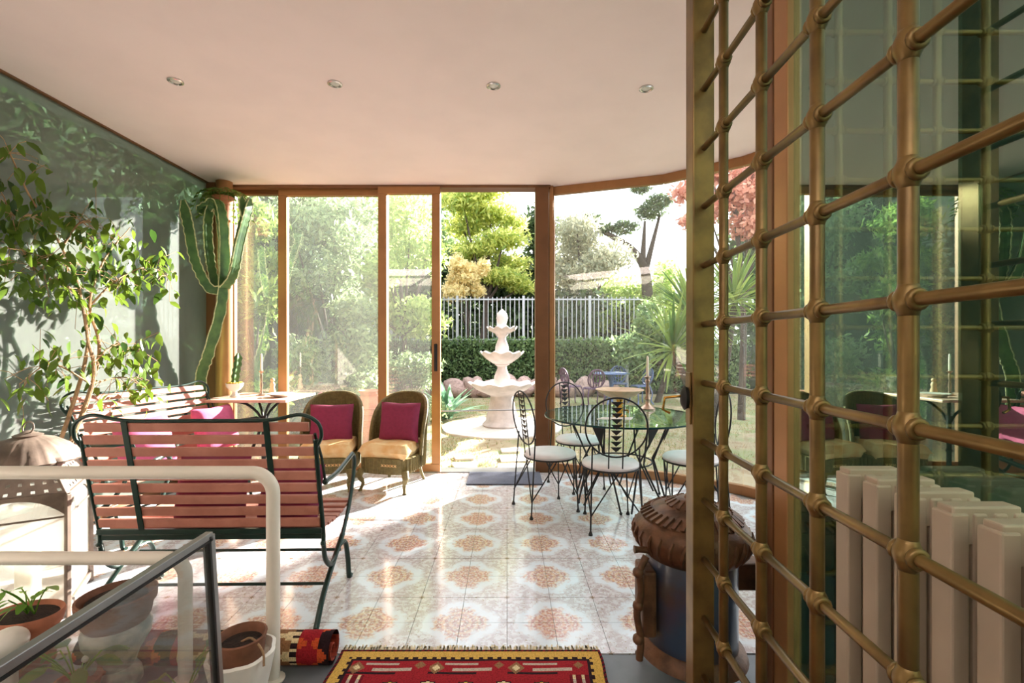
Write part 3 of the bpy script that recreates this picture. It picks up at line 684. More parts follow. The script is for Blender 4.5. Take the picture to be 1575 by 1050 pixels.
def cactus_stem(path, r, ribs=4, tw_=0.0, wav=.12, per=.06):
    pts = spline(path, 8); mb = MB(); k = len(pts); n = ribs*4; v = []; length = 0; ref = Vector((1, .3, 0)); edges = [[] for _ in range(ribs)]
    for i, p in enumerate(pts):
        d = (pts[min(i+1, k-1)]-pts[max(i-1, 0)]).normalized()
        if i: length += (p-pts[i-1]).length
        ref = (ref-d*ref.dot(d)).normalized(); b = d.cross(ref)
        s = min(1, .35+(k-1-i)*.2)*r*(1+wav*math.sin(2*PI*length/per))
        for j in range(n):
            a = 2*PI*j/n+tw_*i; ph = (j % 4)/4
            q = s*(1-.52*(1-abs(2*ph-1)**1.0 if ph else 0)); q = s*(.48+.52*abs(2*ph-1)**1.6)
            v.append(p+ref*math.cos(a)*q+b*math.sin(a)*q)
            if j % 4 == 0: edges[j//4].append(p+(ref*math.cos(a)+b*math.sin(a))*s*.99)
    f = [(i*n+j, i*n+(j+1) % n, (i+1)*n+(j+1) % n, (i+1)*n+j) for i in range(k-1) for j in range(n)]+[tuple(range(n))[::-1], tuple(range((k-1)*n, k*n))]
    mb.add(v, f); return mb, edges
for path, r in (([(0, 0, .12), (.01, .0, .22), (.03, 0, .33), (.035, 0, .42)], .034), ([(-.01, 0, .12), (-.005, .01, .2), (.02, .01, .27)], .026)):
    m_, e_ = cactus_stem(path, r, 4); m_.build('cactus_stem', M['cactus'], bw, smooth=True)
cs = thing('candlestick', 'slim candlestick with a tall white candle on the stone table', 'candlestick', (px(402, 4.6), 4.6, .85))
MB().lathe([(.045, 0), (.045, .008), (.015, .02), (.009, .05), (.014, .1), (.008, .14), (.012, .2), (.008, .22), (.026, .24), (.012, .245)], 18).build('stem', M['silver'], cs, smooth=True)
MB().lathe([(.0105, .245), (.0095, .4), (.004, .412)], 12).build('candle', M['wax'], cs, smooth=True)
dish = MB().lathe([(.05, 0), (.09, .012), (.12, .035), (.116, .036), (.06, .014), (.001, .012)], 26, (px(432, 4.5), 4.5, .85)).build('white_dish', M['white_cer'], smooth=True); tag(dish, 'shallow white dish near the right edge of the stone table', 'dish')
fg = thing('figurine', 'small tan figurine beside the candlestick on the stone table', 'figurine', (px(419, 4.72), 4.72, .85))
MB().lathe([(.03, 0), (.032, .03), (.02, .07), (.026, .1), (.014, .125)], 14).build('body', M['tan_bowl'], fg, smooth=True); MB().ball((0, 0, .145), .021, 10, 8).build('head', M['tan_bowl'], fg, smooth=True)

# ------------------------------------------------------------------ glass dining table
TX, TY, TR, TZ = .99, 4.1, .66, .74
tb = thing('glass_dining_table', 'round glass dining table on crossed black iron rods', 'table', (TX, TY, 0))
MB().lathe([(.001, TZ-.015), (TR, TZ-.015)], 64, caps=False).lathe([(TR, TZ), (.001, TZ)], 64, caps=False).build('glass_top', M['g_table'], tb)
MB().lathe([(TR, TZ-.015), (TR+.003, TZ-.0075), (TR, TZ)], 64, caps=False).build('glass_edge', M['g_edge'], tb, smooth=True)
MB().tube([(.44*math.cos(a), .44*math.sin(a), TZ-.024) for a in np.linspace(0, 2*PI, 32, endpoint=False)], .008, 8, closed=True).build('top_ring', M['black'], tb)
MB().tube([(.27*math.cos(a), .27*math.sin(a), .34) for a in np.linspace(0, 2*PI, 24, endpoint=False)], .007, 8, closed=True).build('waist_ring', M['black'], tb)
for k in range(6):
    a = 2*PI*k/6-.12; P3 = lambda r, an, z: Vector((r*math.cos(an), r*math.sin(an), z))
    lg = MB().tube([P3(.44, a-.13, TZ-.024), P3(.28, a+.1, .36), P3(.4, a+.42, .01)], .008, 8).build('leg', M['black'], tb)
    MB().tube([P3(.44, a+.13, TZ-.024), P3(.28, a-.1, .36), P3(.4, a-.42, .01)], .008, 8).build('leg', M['black'], tb)
    p, q, r = P3(.44, a-.12, TZ-.03), P3(.44, a+.12, TZ-.03), P3(.37, a, .52); nrm = (q-p).cross(r-p).normalized()*.003
    MB().add([p-nrm, q-nrm, r-nrm, p+nrm, q+nrm, r+nrm], [(2,1,0), (3,4,5), (0,1,4,3), (1,2,5,4), (2,0,3,5)]).build('spear_plate', M['black'], lg)
    MB().ball(P3(.4, a+.42, .012), .013, 8, 6).build('foot', M['black'], lg)
# on the table
cb = thing('pedestal_bowl', 'wide tan bowl on a brass pedestal on the glass table', 'bowl', (px(953, 4.0), 4.0, TZ))
MB().lathe([(.06, 0), (.06, .012), (.028, .02), (.026, .1), (.036, .11), (.026, .12), (.03, .15)], 24).build('pedestal', M['gold'], cb, smooth=True)
MB().lathe([(.03, .145), (.1, .165), (.17, .205), (.2, .226), (.204, .228), (.198, .232), (.16, .212), (.09, .178), (.001, .17)], 36).build('bowl', M['tan_bowl'], cb, smooth=True)
MB().tube([(.03, 0, .05), (.07, 0, .05), (.075, 0, .03)], .008, 8).build('spout', M['gold'], cb)
tag(MB().prism([(px(915, 3.92), 3.83), (px(968, 3.84), 3.8), (px(972, 3.95), 3.92), (px(925, 3.95), 3.925)], TZ, TZ+.004).build('linen_napkin', M['paper']), 'white folded napkin in front of the pedestal bowl', 'napkin')
c2 = thing('candlestick', 'tall ornate candlestick with white candle on the glass table', 'candlestick', (px(996, 4.42), 4.42, TZ))
MB().lathe([(.07, 0), (.072, .012), (.05, .03), (.022, .05), (.016, .08), (.03, .1), (.014, .13), (.02, .18), (.013, .24), (.024, .27), (.014, .285), (.034, .31), (.016, .315)], 22).build('stem', M['silver'], c2, smooth=True)
MB().lathe([(.0135, .312), (.011, .49), (.004, .505)], 12).build('candle', M['wax'], c2, smooth=True)

# ------------------------------------------------------------------ wire dining chairs
def make_wire_chair():
    t = thing('wire_dining_chair', '', 'chair')   # faces +Y; back at y=-.24
    MB().lathe([(.2, .43), (.212, .44), (.216, .455), (.2, .472), (.15, .482), (.001, .486)], 36).build('seat_pad', M['seat_white'], t, smooth=True)
    MB().tube([(.212*math.cos(a), .212*math.sin(a), .432) for a in np.linspace(0, 2*PI, 32, endpoint=False)], .0065, 8, closed=True).build('seat_ring', M['black'], t, smooth=True)
    yb = lambda z: -.2-.06*(z-.45)/.5
    bk = MB().tube([(.22*math.cos(a), yb(.76+.215*math.sin(a)), .76+.215*math.sin(a)) for a in np.linspace(0, 2*PI, 44, endpoint=False)], .0065, 8, closed=True).build('back_ring', M['black'], t, smooth=True)
    for s in (-1, 1): MB().tube([(s*.05, yb(.44), .44), (s*.05, yb(.97), .968)], .005, 8).build('back_rod', M['black'], bk)
    for k in range(9):
        z = .585+.041*k; a, b, c = (-.042, yb(z+.034), z+.034), (.042, yb(z+.034), z+.034), (0, yb(z), z-.003)
        MB().add([(p[0], p[1]+s*.0015, p[2]) for s in (-1, 1) for p in (a, b, c)], [(0,1,2), (5,4,3), (0,3,4,1), (1,4,5,2), (2,5,3,0)]).build('triangle', M['black'], bk)
    feet = [(-.185, -.25), (.185, -.25), (.17, .17), (-.17, .17)]
    rg = lambda an, z=.43: (.205*math.cos(an), .205*math.sin(an), z)
    for (fx, fy) in feet:
        an = math.atan2(fy, fx)
        l = MB().tube([(fx*.9, yb(.62)+.012 if fy < 0 else fy*.92, .62 if fy < 0 else .43), (fx, fy, .02)], .006, 8).build('leg', M['black'], t)
        for da in (-.75, .75): MB().tube([rg(an+da), (fx*.985, fy*.985, .13)], .0052, 8).build('strut', M['black'], l)
        MB().lathe([(.015, 0), (.015, .008), (.007, .028)], 12, (fx, fy, 0)).build('foot', M['black'], l)
    return t
ch = make_wire_chair(); ch.location = (.785, 3.56, 0); ch.rotation_euler.z = math.radians(-2)
tag(ch, 'black wire dining chair with its round back turned to the viewer', 'chair', 'wire dining chairs')
for (x, y), face, lab in (((.354, 3.88), (.93, .36), 'black wire dining chair seen from the side, left of the glass table'), ((.68, 4.45), (.43, -.9), 'black wire dining chair on the far side of the glass table by the pillar'), ((1.46, 3.72), (-.98, .2), 'black wire dining chair at the right of the table, half behind the grille stile')):
    c = copy_tree(ch); c.location = (x, y, 0); c.rotation_euler.z = math.atan2(face[1], face[0])-PI/2; c['label'] = lab

# ------------------------------------------------------------------ lantern and pots at left
ln = thing('floor_lantern', 'large glass and metal floor lantern with ribbed dome at the left edge', 'lantern', (px(43, 2.4), 2.4, 0), math.radians(-15.3))
R = .285; cor = [(R*math.cos(-PI/2+k*PI/2), R*math.sin(-PI/2+k*PI/2)) for k in range(4)]
MB().prism([(x*1.05, y*1.05) for x, y in cor], .03, .065).build('base', M['lantern_metal'], ln, bevel=.006)
r2 = .6
for k in range(4):
    a, b = cor[k], cor[(k+1) % 4]
    MB().bar((a[0], a[1], 0), (a[0], a[1], .61), .022, .022, (a[1], -a[0], 0)).build('corner_post', M['lantern_metal'], ln, bevel=.003)
    MB().bar((*a, .61), (a[0]*r2, a[1]*r2, .765), .018, .018).build('shoulder_rib', M['lantern_metal'], ln)
    MB().bar((*a, .61), (*b, .61), .016, .02).build('head_rail', M['lantern_metal'], ln)
    MB().bar((*a, .5), (*b, .5), .008, .008).build('glazing_bar', M['lantern_metal'], ln)
    e = .97; n_ = Vector((a[0]+b[0], a[1]+b[1], 0)).normalized()*.0025
    qa = [Vector((a[0]*e, a[1]*e, .07)), Vector((b[0]*e, b[1]*e, .07)), Vector((b[0]*e, b[1]*e, .6)), Vector((a[0]*e, a[1]*e, .6))]
    MB().add([p-n_ for p in qa]+[p+n_ for p in qa], [(3,2,1,0), (4,5,6,7), (0,1,5,4), (1,2,6,5), (2,3,7,6), (3,0,4,7)]).build('glass_pane', M['g_lantern'], ln)
    # pierced shoulder sheet with an arched lower edge: strips of holes
    A, B_, Cc, D = Vector((*a, .615)), Vector((*b, .615)), Vector((b[0]*r2, b[1]*r2, .765)), Vector((a[0]*r2, a[1]*r2, .765))
    sh = MB(); N = 12
    G = lambda u, v: (A*(1-u)+B_*u)*(1-v)+(D*(1-u)+Cc*u)*v
    for i in range(N*2):
        for j in range(N):
            if (i % 3 == 1) and (j % 3 == 1): continue
            u0, u1, v0, v1 = i/(2*N), (i+1)/(2*N), j/N, (j+1)/N
            sh.add([G(u0, v0), G(u1, v0), G(u1, v1), G(u0, v1)], [(0, 1, 2, 3)])
    o = sh.build('pierced_shoulder', M['lantern_metal'], ln); so = o.modifiers.new('solid', 'SOLIDIFY'); so.thickness = .002
    # spandrel arch under the head rail
    ar = MB(); K = 12
    for i in range(K):
        u0, u1 = i/K, (i+1)/K; f_ = lambda u: .6-.1*abs(2*u-1)**2.2
        P_ = lambda u, z: Vector((a[0]*(1-u)+b[0]*u, a[1]*(1-u)+b[1]*u, z))
        ar.add([P_(u0, .605), P_(u1, .605), P_(u1, f_(u1)), P_(u0, f_(u0))], [(0, 1, 2, 3)])
    o = ar.build('arch_spandrel', M['lantern_metal'], ln); so = o.modifiers.new('solid', 'SOLIDIFY'); so.thickness = .003
MB().lathe([(.2, .752), (.205, .762), (.19, .785), (.15, .83), (.1, .865), (.05, .882), (.03, .885)], 64, wave=lambda a, i: 1+.07*abs(math.sin(12*a)) if i < 5 else 1).build('ribbed_dome', M['lantern_metal'], ln, smooth=True)
MB().lathe([(.055, .88), (.06, .888), (.03, .9), (.012, .91)], 20).build('cap', M['lantern_metal'], ln, smooth=True)
MB().tube([(.04*math.cos(a), .006*math.sin(a), .925+.03*math.sin(a)) for a in np.linspace(0, 2*PI, 20, endpoint=False)], .004, 6, closed=True).build('carry_ring', M['lantern_metal'], ln)
MB().lathe([(.05, .066), (.05, .3), (.04, .305)], 20).build('candle', M['wax'], ln, smooth=True)

def leaf_shape(L, W, bend=.25, fold=.12, n=4):
    v = []; f = []
    for i in range(n+1):
        t = i/n; w = W*math.sin(PI*min(.999, t**.8))**.8*.5 if 0 < i < n else (.02*W if i == 0 else .004); z = -bend*L*t*t
        v += [(-w, t*L, z+fold*w), (0, t*L, z), (w, t*L, z+fold*w)]
    for i in range(n):
        a = i*3; f += [(a, a+1, a+4, a+3), (a+1, a+2, a+5, a+4)]
    return v, f
def seedling(parent, base, n, L, sz, seed, m='leaf_seed'):
    r_ = random.Random(seed); v, f = leaf_shape(sz, sz*.55); lm = MB().add(v, f).mesh('leaf', M[m], True)
    for k in range(n):
        a = r_.uniform(0, 2*PI); l = L*r_.uniform(.6, 1.2); e = Vector((l*.7*math.cos(a), l*.7*math.sin(a), l)); b = Vector(base)
        s = MB().tube(spline([b, b+e*.5+Vector((0, 0, l*.1)), b+e], 4), .0025, 5).build('stalk', M['leaf_seed'], parent)
        obj('leaf', lm, s, b+e, (r_.uniform(-.5, .3), r_.uniform(-.3, .3), a-PI/2))
def bowl_pot(name, label, loc, prof, m, soil_z, soil_r, wave=None, scale=None, n=36):
    t = thing(name, label, 'pot', loc)
    o = MB().lathe(prof, n, wave=wave).build('pot', m, t, smooth=True); s = MB().lathe([(soil_r, soil_z-.02), (soil_r, soil_z), (.001, soil_z+.008)], 20).build('soil', M['soil'], t, smooth=True)
    if scale: o.scale = scale; s.scale = scale
    return t
t = bowl_pot('oval_planter', 'oval terracotta planter with green seedlings beneath the lantern', (px(42, 1.95), 1.95, 0), [(.07, 0), (.1, .03), (.1, .12), (.095, .15), (.125, .19), (.135, .23), (.13, .24), (.12, .235), (.1, .2)], M['terra'], .222, .118, scale=(1.0, .75, 1))
seedling(t, (0, 0, .23), 9, .07, .06, 3); seedling(t, (.03, 0, .23), 4, .13, .07, 5)
t = bowl_pot('figured_planter', 'brown clay bowl set in a painted face-shaped planter behind the glass screen', (px(180, 1.86), 1.86, 0), [(.06, 0), (.085, .01), (.08, .05), (.06, .08), (.075, .13), (.11, .19), (.115, .23), (.105, .25)], M['majolica'], .345, .1)
MB().lathe([(.095, .24), (.112, .27), (.118, .31), (.13, .325), (.132, .36), (.122, .362), (.105, .33)], 32).build('inner_bowl', M['terra_dark'], t, smooth=True)
for s in (-1, 1): MB().ball((s*.035, -.1, .17), .013, 8, 6).build('eye_relief', M['white_cer'], t, smooth=True)
MB().ball((0, -.115, .145), .017, 8, 6, (1, 1, 1.6)).build('nose_relief', M['majolica'], t, smooth=True); MB().ball((0, -.085, .105), .02, 8, 6, (1.5, .7, .5)).build('mouth_relief', M['terra'], t, smooth=True)
t = bowl_pot('scalloped_planter', 'white scalloped planter holding a brown pot beside the railing post', (px(370, 1.73), 1.735, 0), [(.05, 0), (.07, .02), (.09, .1), (.108, .19), (.112, .215), (.1, .22), (.09, .19)], M['white_cer'], .245, .078, wave=lambda a, i: 1+.07*abs(math.cos(4*a)))
MB().lathe([(.07, .15), (.082, .25), (.088, .275), (.08, .277), (.072, .245)], 28).build('inner_pot', M['terra_dark'], t, smooth=True)
MB().tube(spline([(0, 0, .25), (.05, -.02, .275), (.1, -.04, .24), (.115, -.06, .2)], 5), .004, 6).build('dry_stem', M['trunk'], t)
t = thing('trailing_plant', 'trailing green houseplant behind the smoky glass screen', 'plant', (px(110, 1.7), 1.72, 0))
MB().lathe([(.05, 0), (.07, .1), (.075, .12), (.066, .12), (.06, .1)], 24).build('pot', M['terra'], t, smooth=True); MB().lathe([(.062, .08), (.001, .105)], 16, caps=False).build('soil', M['soil'], t)
seedling(t, (0, 0, .1), 16, .14, .09, 9, 'leaf_fern')
t = thing('broadleaf_seedling', 'small plant with two broad leaves seen through the glass screen near the post', 'plant', (px(290, 1.7), 1.68, 0))
MB().lathe([(.04, 0), (.05, .08), (.055, .09), (.048, .09)], 20).build('pot', M['terra_dark'], t, smooth=True); seedling(t, (0, 0, .08), 5, .12, .1, 21, 'leaf_fern')
tag(MB().ball((px(12, 1.8), 1.8, .205), .062, 24, 16, (1, 1, .85)).lathe([(.05, 0), (.03, .03), (.028, .14), (.04, .16)], 18, (px(12, 1.8), 1.8, 0)).build('ceramic_egg_ornament', M['white_cer'], smooth=True), 'glossy white egg-shaped ornament in the lower left corner', 'ornament')

# ------------------------------------------------------------------ indoor ficus along the left glass
fic = thing('ficus_tree', 'tall leggy ficus with glossy leaves against the dusty left glass', 'plant', (-2.92, 2.88, 0))
MB().lathe([(.12, 0), (.16, .26), (.175, .28), (.155, .28), (.14, .24)], 28).build('pot', M['terra'], fic, smooth=True); MB().lathe([(.145, .22), (.001, .25)], 18, caps=False).build('soil', M['soil'], fic)
xw = lambda p, y, X=-2.9: at(p, y, X*F/(p-780))-Vector((-2.92, 2.88, 0))
br = [[Vector((0, 0, .22)), xw(140, 600, -2.86), xw(135, 520, -2.86), xw(118, 430, -2.88), xw(95, 380, -2.9), xw(45, 300, -2.88), xw(15, 235, -2.86)],
      [Vector((.02, .02, .22)), xw(150, 560, -2.9), xw(138, 470, -2.9), xw(160, 400, -2.88), xw(200, 350, -2.86)],
      [Vector((-.02, 0, .22)), xw(130, 560, -2.9), xw(125, 460, -2.9), xw(60, 420, -2.9), xw(20, 360, -2.9)],
      [xw(138, 470, -2.9), xw(180, 430, -2.86), xw(230, 410, -2.82), xw(262, 430, -2.8)],
      [xw(140, 560, -2.86), xw(180, 530, -2.84), xw(215, 545, -2.8)], [xw(140, 590, -2.86), xw(80, 560, -2.9), xw(30, 590, -2.9)], [xw(140, 590, -2.86), xw(190, 580, -2.84), xw(225, 595, -2.8)], [xw(118, 430, -2.88), xw(90, 400, -2.85), xw(40, 410, -2.88)], [xw(95, 380, -2.9), xw(130, 340, -2.85), xw(180, 370, -2.84)], [xw(60, 330, -2.88), xw(20, 330, -2.88), xw(5, 300, -2.88)]]
anch = []
for i, b in enumerate(br):
    s = spline(b, 8); k = len(s); r0 = .014 if i < 3 else .007
    MB().tube(s, [r0*(1-.75*j/k) for j in range(k)], 7).build('trunk' if i < 3 else 'branch', M['trunk'], fic, smooth=True)
    anch += s[(k//2 if i < 3 else k//4):]*(2 if i >= 3 else 1)
lms = []
for sz in (.075, .09, .065):
    v, f = leaf_shape(sz, sz*.5, .3, .15); lms.append(MB().add(v, f).mesh('leaf', M['leaf_ficus'], True))
r_ = random.Random(4)
twig = MB()
def fic_leaf(p):
    a = r_.uniform(0, 2*PI); return (p, (r_.uniform(-1.5, -.3), r_.uniform(-.5, .5), a), r_.uniform(.75, 1.3))
more = MB()
for k in range(640):
    p0 = anch[r_.randrange(len(anch))]; off = Vector((r_.gauss(0, .07), r_.gauss(0, .12), r_.gauss(-.01, .10))); p = p0+off
    p.x = max(p.x, -.18)
    if k % 3 == 0: twig.tube([p0, p0*.5+p*.5+Vector((0, 0, .02)), p], .002, 4)
    p, ro, s = fic_leaf(p)
    if k < 290: o = obj('leaf', lms[k % 3], fic, p, ro); o.scale = (s, s, s)
    else:
        v, f = leaf_shape(.08*s, .04*s, .3, .15, 3); from_e = Matrix.Translation(p) @ (Matrix.Rotation(ro[2], 4, 'Z') @ Matrix.Rotation(ro[1], 4, 'Y') @ Matrix.Rotation(ro[0], 4, 'X'))
        more.add([from_e @ Vector(q) for q in v], f)
o = twig.build('twigs', M['trunk'], fic); o['kind'] = 'stuff'
o = more.build('small_leaves', M['leaf_ficus'], fic, smooth=True); o['kind'] = 'stuff'

# cactus in the corner
cd = 4.55
cac = thing('column_cactus', 'tall branching column cactus in front of the far left corner pillars', 'cactus', (px(312, cd), cd, 0)); c0 = Vector(cac.location)
MB().lathe([(.11, 0), (.15, .25), (.165, .27), (.145, .27), (.13, .23)], 28).build('pot', M['terra'], cac, smooth=True); MB().lathe([(.135, .2), (.001, .24)], 18, caps=False).build('soil', M['soil'], cac)
ca = lambda p, y, d=cd: at(p, y, d)-c0
for path, r in (([Vector((0, 0, .2)), ca(307, 590), ca(318, 545), ca(336, 480), ca(342, 420), ca(341, 350), ca(333, 312), ca(318, 318), ca(305, 325)], .05),
                ([ca(340, 445), ca(322, 440, 4.5), ca(302, 400, 4.45), ca(292, 350, 4.42), ca(282, 308, 4.42)], .045),
                ([ca(344, 440), ca(357, 420, 4.5), ca(366, 375, 4.48), ca(376, 335, 4.46), ca(384, 305, 4.46)], .045),
                ([ca(330, 440), ca(322, 400), ca(318, 350), ca(322, 312)], .04), ([ca(376, 335, 4.46), ca(372, 318, 4.46), ca(372, 302, 4.46)], .03)):
    m_, ed = cactus_stem(path, r*1.15, 3, .01, .1, .07); s = m_.build('stem', M['cactus'], cac, smooth=True)
    for e in ed: MB().tube(e, .0055, 5).build('corky_edge', M['cactus_rib'], s)
fern = thing('hanging_fern', 'leafy fern spilling from the top of the corner post under the ceiling', 'plant', (px(343, 4.7), 4.7, 2.6))
MB().lathe([(.07, 0), (.09, .2), (.1, .23), (.085, .23), (.08, .2)], 20).build('pot', M['terra'], fern, smooth=True)
v, f = leaf_shape(.055, .026, .2); lm = MB().add(v, f).mesh('leaf', M['leaf_fern'], True); r_ = random.Random(12)
for k in range(16):
    a = 2*PI*k/16+r_.uniform(-.15, .15); l = r_.uniform(.2, .34); c, s = math.cos(a), math.sin(a)
    if s > .3: l *= .5
    pts = spline([(0, 0, .2), (.35*l*c, .35*l*s, .26+.05*r_.random()), (.75*l*c, .75*l*s, .24), (l*c, l*s, .1-.1*r_.random())], 4)
    fr = MB().tube(pts, .0025, 5).build('frond', M['leaf_fern'], fern)
    for i, p in enumerate(pts[2:]):
        for sd in (-1, 1): obj('leaf', lm, fr, p, (-.2, 0, a-PI/2+sd*1.0))
# ------------------------------------------------------------------ garden
tag(MB().box(-30, 30, -40, -1.85, -.3, -.1).build('lawn', M['ground']), 'bare garden ground behind the near room', 'lawn', kind='structure')
tag(MB().box(3.0, 30, -1.85, BY+.09, -.3, -.05).build('lawn', M['ground']), 'ground of the side garden to the right of the house', 'lawn', kind='structure')
tag(MB().box(-30, 30, BY+.09, 60, -.3, -.03).build('lawn', M['ground']), 'patchy dry lawn of the garden beyond the glass', 'lawn', kind='structure')
N = 26000; gx = nr.uniform(-3.6, 7, N); gy = 5.2+7.5*nr.random(N)**1.3; keep = ((gx+.08)**2+(gy-7.8)**2) > 1.1; gx, gy = gx[keep], gy[keep]; n = len(gx)
keepn = (np.sin(gx*2.1+1)*np.sin(gy*1.7)+nr.normal(0, .5, n)) > -.25; gx, gy = gx[keepn], gy[keepn]; n = len(gx)
a = nr.uniform(0, 2*PI, n); h = nr.uniform(.02, .05, n); w = .006
V = np.stack([np.stack([gx-w*np.cos(a), gy-w*np.sin(a), np.full(n, -.03)], 1), np.stack([gx+w*np.cos(a), gy+w*np.sin(a), np.full(n, -.03)], 1), np.stack([gx+nr.normal(0, .02, n), gy+nr.normal(0, .02, n), -.03+h], 1)], 1).reshape(-1, 3)
def fast_mesh(name, V, k, m, rnd=None):
    n = len(V)//k; me = bpy.data.meshes.new(name); me.vertices.add(len(V)); me.vertices.foreach_set('co', V.astype(np.float32).ravel())
    me.loops.add(n*k); me.loops.foreach_set('vertex_index', np.arange(n*k, dtype=np.int32)); me.polygons.add(n); me.polygons.foreach_set('loop_start', np.arange(0, n*k, k, dtype=np.int32)); me.polygons.foreach_set('loop_total', np.full(n, k, dtype=np.int32))
    me.materials.append(m); me.update(calc_edges=True)
    at_ = me.attributes.new('rnd', 'FLOAT', 'FACE'); at_.data.foreach_set('value', (rnd if rnd is not None else nr.random(n)).astype(np.float32)); return me
o = obj('grass', fast_mesh('grass', V, 3, M['grass'])); tag(o, 'short dry grass blades on the lawn around the fountain', 'grass', kind='stuff')

def leaf_cloud(blobs, n, size, aspect=.45, droop=.3, shell=.55):
    """n diamond leaves spread through ellipsoid blobs (cx,cy,cz,rx,ry,rz)"""
    B = np.array(blobs); vol = (B[:, 3]*B[:, 4]*B[:, 5])**.67; idx = nr.choice(len(B), n, p=vol/vol.sum()); b = B[idx]
    d = nr.normal(size=(n, 3)); d /= np.linalg.norm(d, axis=1)[:, None]; rad = (shell+(1-shell)*nr.random(n))[:, None]*(1+.12*nr.normal(size=n))[:, None]
    c = b[:, :3]+d*b[:, 3:6]*rad
    t = nr.normal(size=(n, 3)); t[:, 2] -= droop; t /= np.linalg.norm(t, axis=1)[:, None]
    s = np.cross(t, nr.normal(size=(n, 3))+d); s /= np.linalg.norm(s, axis=1)[:, None]+1e-6
    L = (size*(.6+.8*nr.random(n)))[:, None]; 
    V = np.stack([c-t*L*.5, c+s*L*aspect*.5, c+t*L*.5, c-s*L*aspect*.5], 1).reshape(-1, 3)
    return V
def tree(name, label, base, blobs, n, size, m, trunk=.08, cat='tree', group=None, aspect=.45, droop=.3, bm='bark', shell=.5, lean=None):
    t = thing(name, label, cat, base, group=group)
    V = leaf_cloud(blobs, n, size, aspect, droop, shell); me = fast_mesh('foliage', V-np.array(base), 4, M[m]); obj('foliage', me, t)
    if trunk:
        top = Vector(np.mean(np.array(blobs)[:, :3], axis=0))-Vector(base); mid = top*.5+Vector(lean or (.1, 0, 0))
        p = spline([Vector((0, 0, -.05)), mid, top], 6); tk = MB().tube(p, [trunk*(1-.6*i/len(p)) for i in range(len(p))], 10).build('trunk', M[bm], t, smooth=True)
        for (x, y, z, rx, ry, rz) in blobs[:9]:
            e = Vector((x, y, z))-Vector(base); MB().tube(spline([mid*.9+top*.1, mid*.4+e*.6+Vector((0, 0, -.05)), e], 4), [trunk*.5, trunk*.45, trunk*.4, trunk*.35, trunk*.3, trunk*.25, trunk*.2, trunk*.15, trunk*.1], 7).build('branch', M[bm], tk, smooth=True)
    return t
def blob(p, y, d, rpx, rpy, dep=None):
    c = at(p, y, d); rx = rpx*d/F; return (c.x, c.y, c.z, rx, dep or rx, rpy*d/F)
def rblobs(x0, x1, y0, y1, d0, d1, n, r, seed):
    r_ = random.Random(seed); return [blob(r_.uniform(x0, x1), r_.uniform(y0, y1), r_.uniform(d0, d1), r*r_.uniform(.7, 1.3), r*r_.uniform(.6, 1.1)) for _ in range(n)]
def G(p, d): return (px(p, d), d, -.03)
SH = 'garden shrubs and trees on the left'
tree('feathery_shrub', 'feathery green shrub just outside the narrow left pane', G(385, 6.6), rblobs(345, 425, 330, 640, 6.2, 7.0, 16, 34, 1), 9000, .13, 'leaf_bamboo', .04, 'shrub', SH, .28, .8)
tree('grey_green_shrub', 'tall grey-green shrub behind the wide sliding glass door', G(500, 7.6), rblobs(440, 570, 320, 620, 7.2, 8.2, 24, 38, 2), 12000, .12, 'leaf_shrub', .06, 'shrub', SH, .35, .6)
tree('light_green_tree', 'light green tree behind the narrow sliding door panel', G(615, 9.2), rblobs(575, 660, 300, 500, 9, 10.2, 18, 36, 3), 10000, .13, 'leaf_light', .07, 'tree', SH, .4, .4)
tree('tall_green_tree', 'tall dense green tree rising behind the left shrubs', G(450, 11), rblobs(340, 620, 270, 440, 10.5, 12, 30, 48, 4), 14000, .2, 'leaf_shrub', .12, 'tree', SH, .45, .3)
tree('low_grey_bush', 'low grey-green bush between the terracotta jar and door stile', G(620, 8.4), rblobs(580, 660, 560, 640, 8.0, 8.8, 10, 24, 5), 4000, .09, 'leaf_shrub', .03, 'shrub', SH)
# hedge along the far left side and outside the left glass
tree('side_hedge', 'dark leafy hedge outside the dusty left glass wall', (-4.4, 4.0, -.03), [(-4.0-rng.random()*.5, y, z, .5, .5, .5) for y in np.arange(.6, 6.2, .5) for z in (.35, 1.1, 1.9, 2.7, 3.5, 4.1)], 26000, .13, 'leaf_dark', .05, 'hedge')
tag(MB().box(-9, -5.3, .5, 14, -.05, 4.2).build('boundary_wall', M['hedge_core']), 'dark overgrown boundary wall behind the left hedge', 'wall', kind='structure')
tree('side_hedge', 'dark leafy hedge outside the reflecting glass on the right', (6.6, .8, -.03), [(6.6+rng.random()*.5, y, z, .55, .55, .55) for y in np.arange(-2.2, 3.2, .6) for z in (.35, 1.1, 1.9, 2.7, 3.4)], 14000, .14, 'leaf_dark', .05, 'hedge')
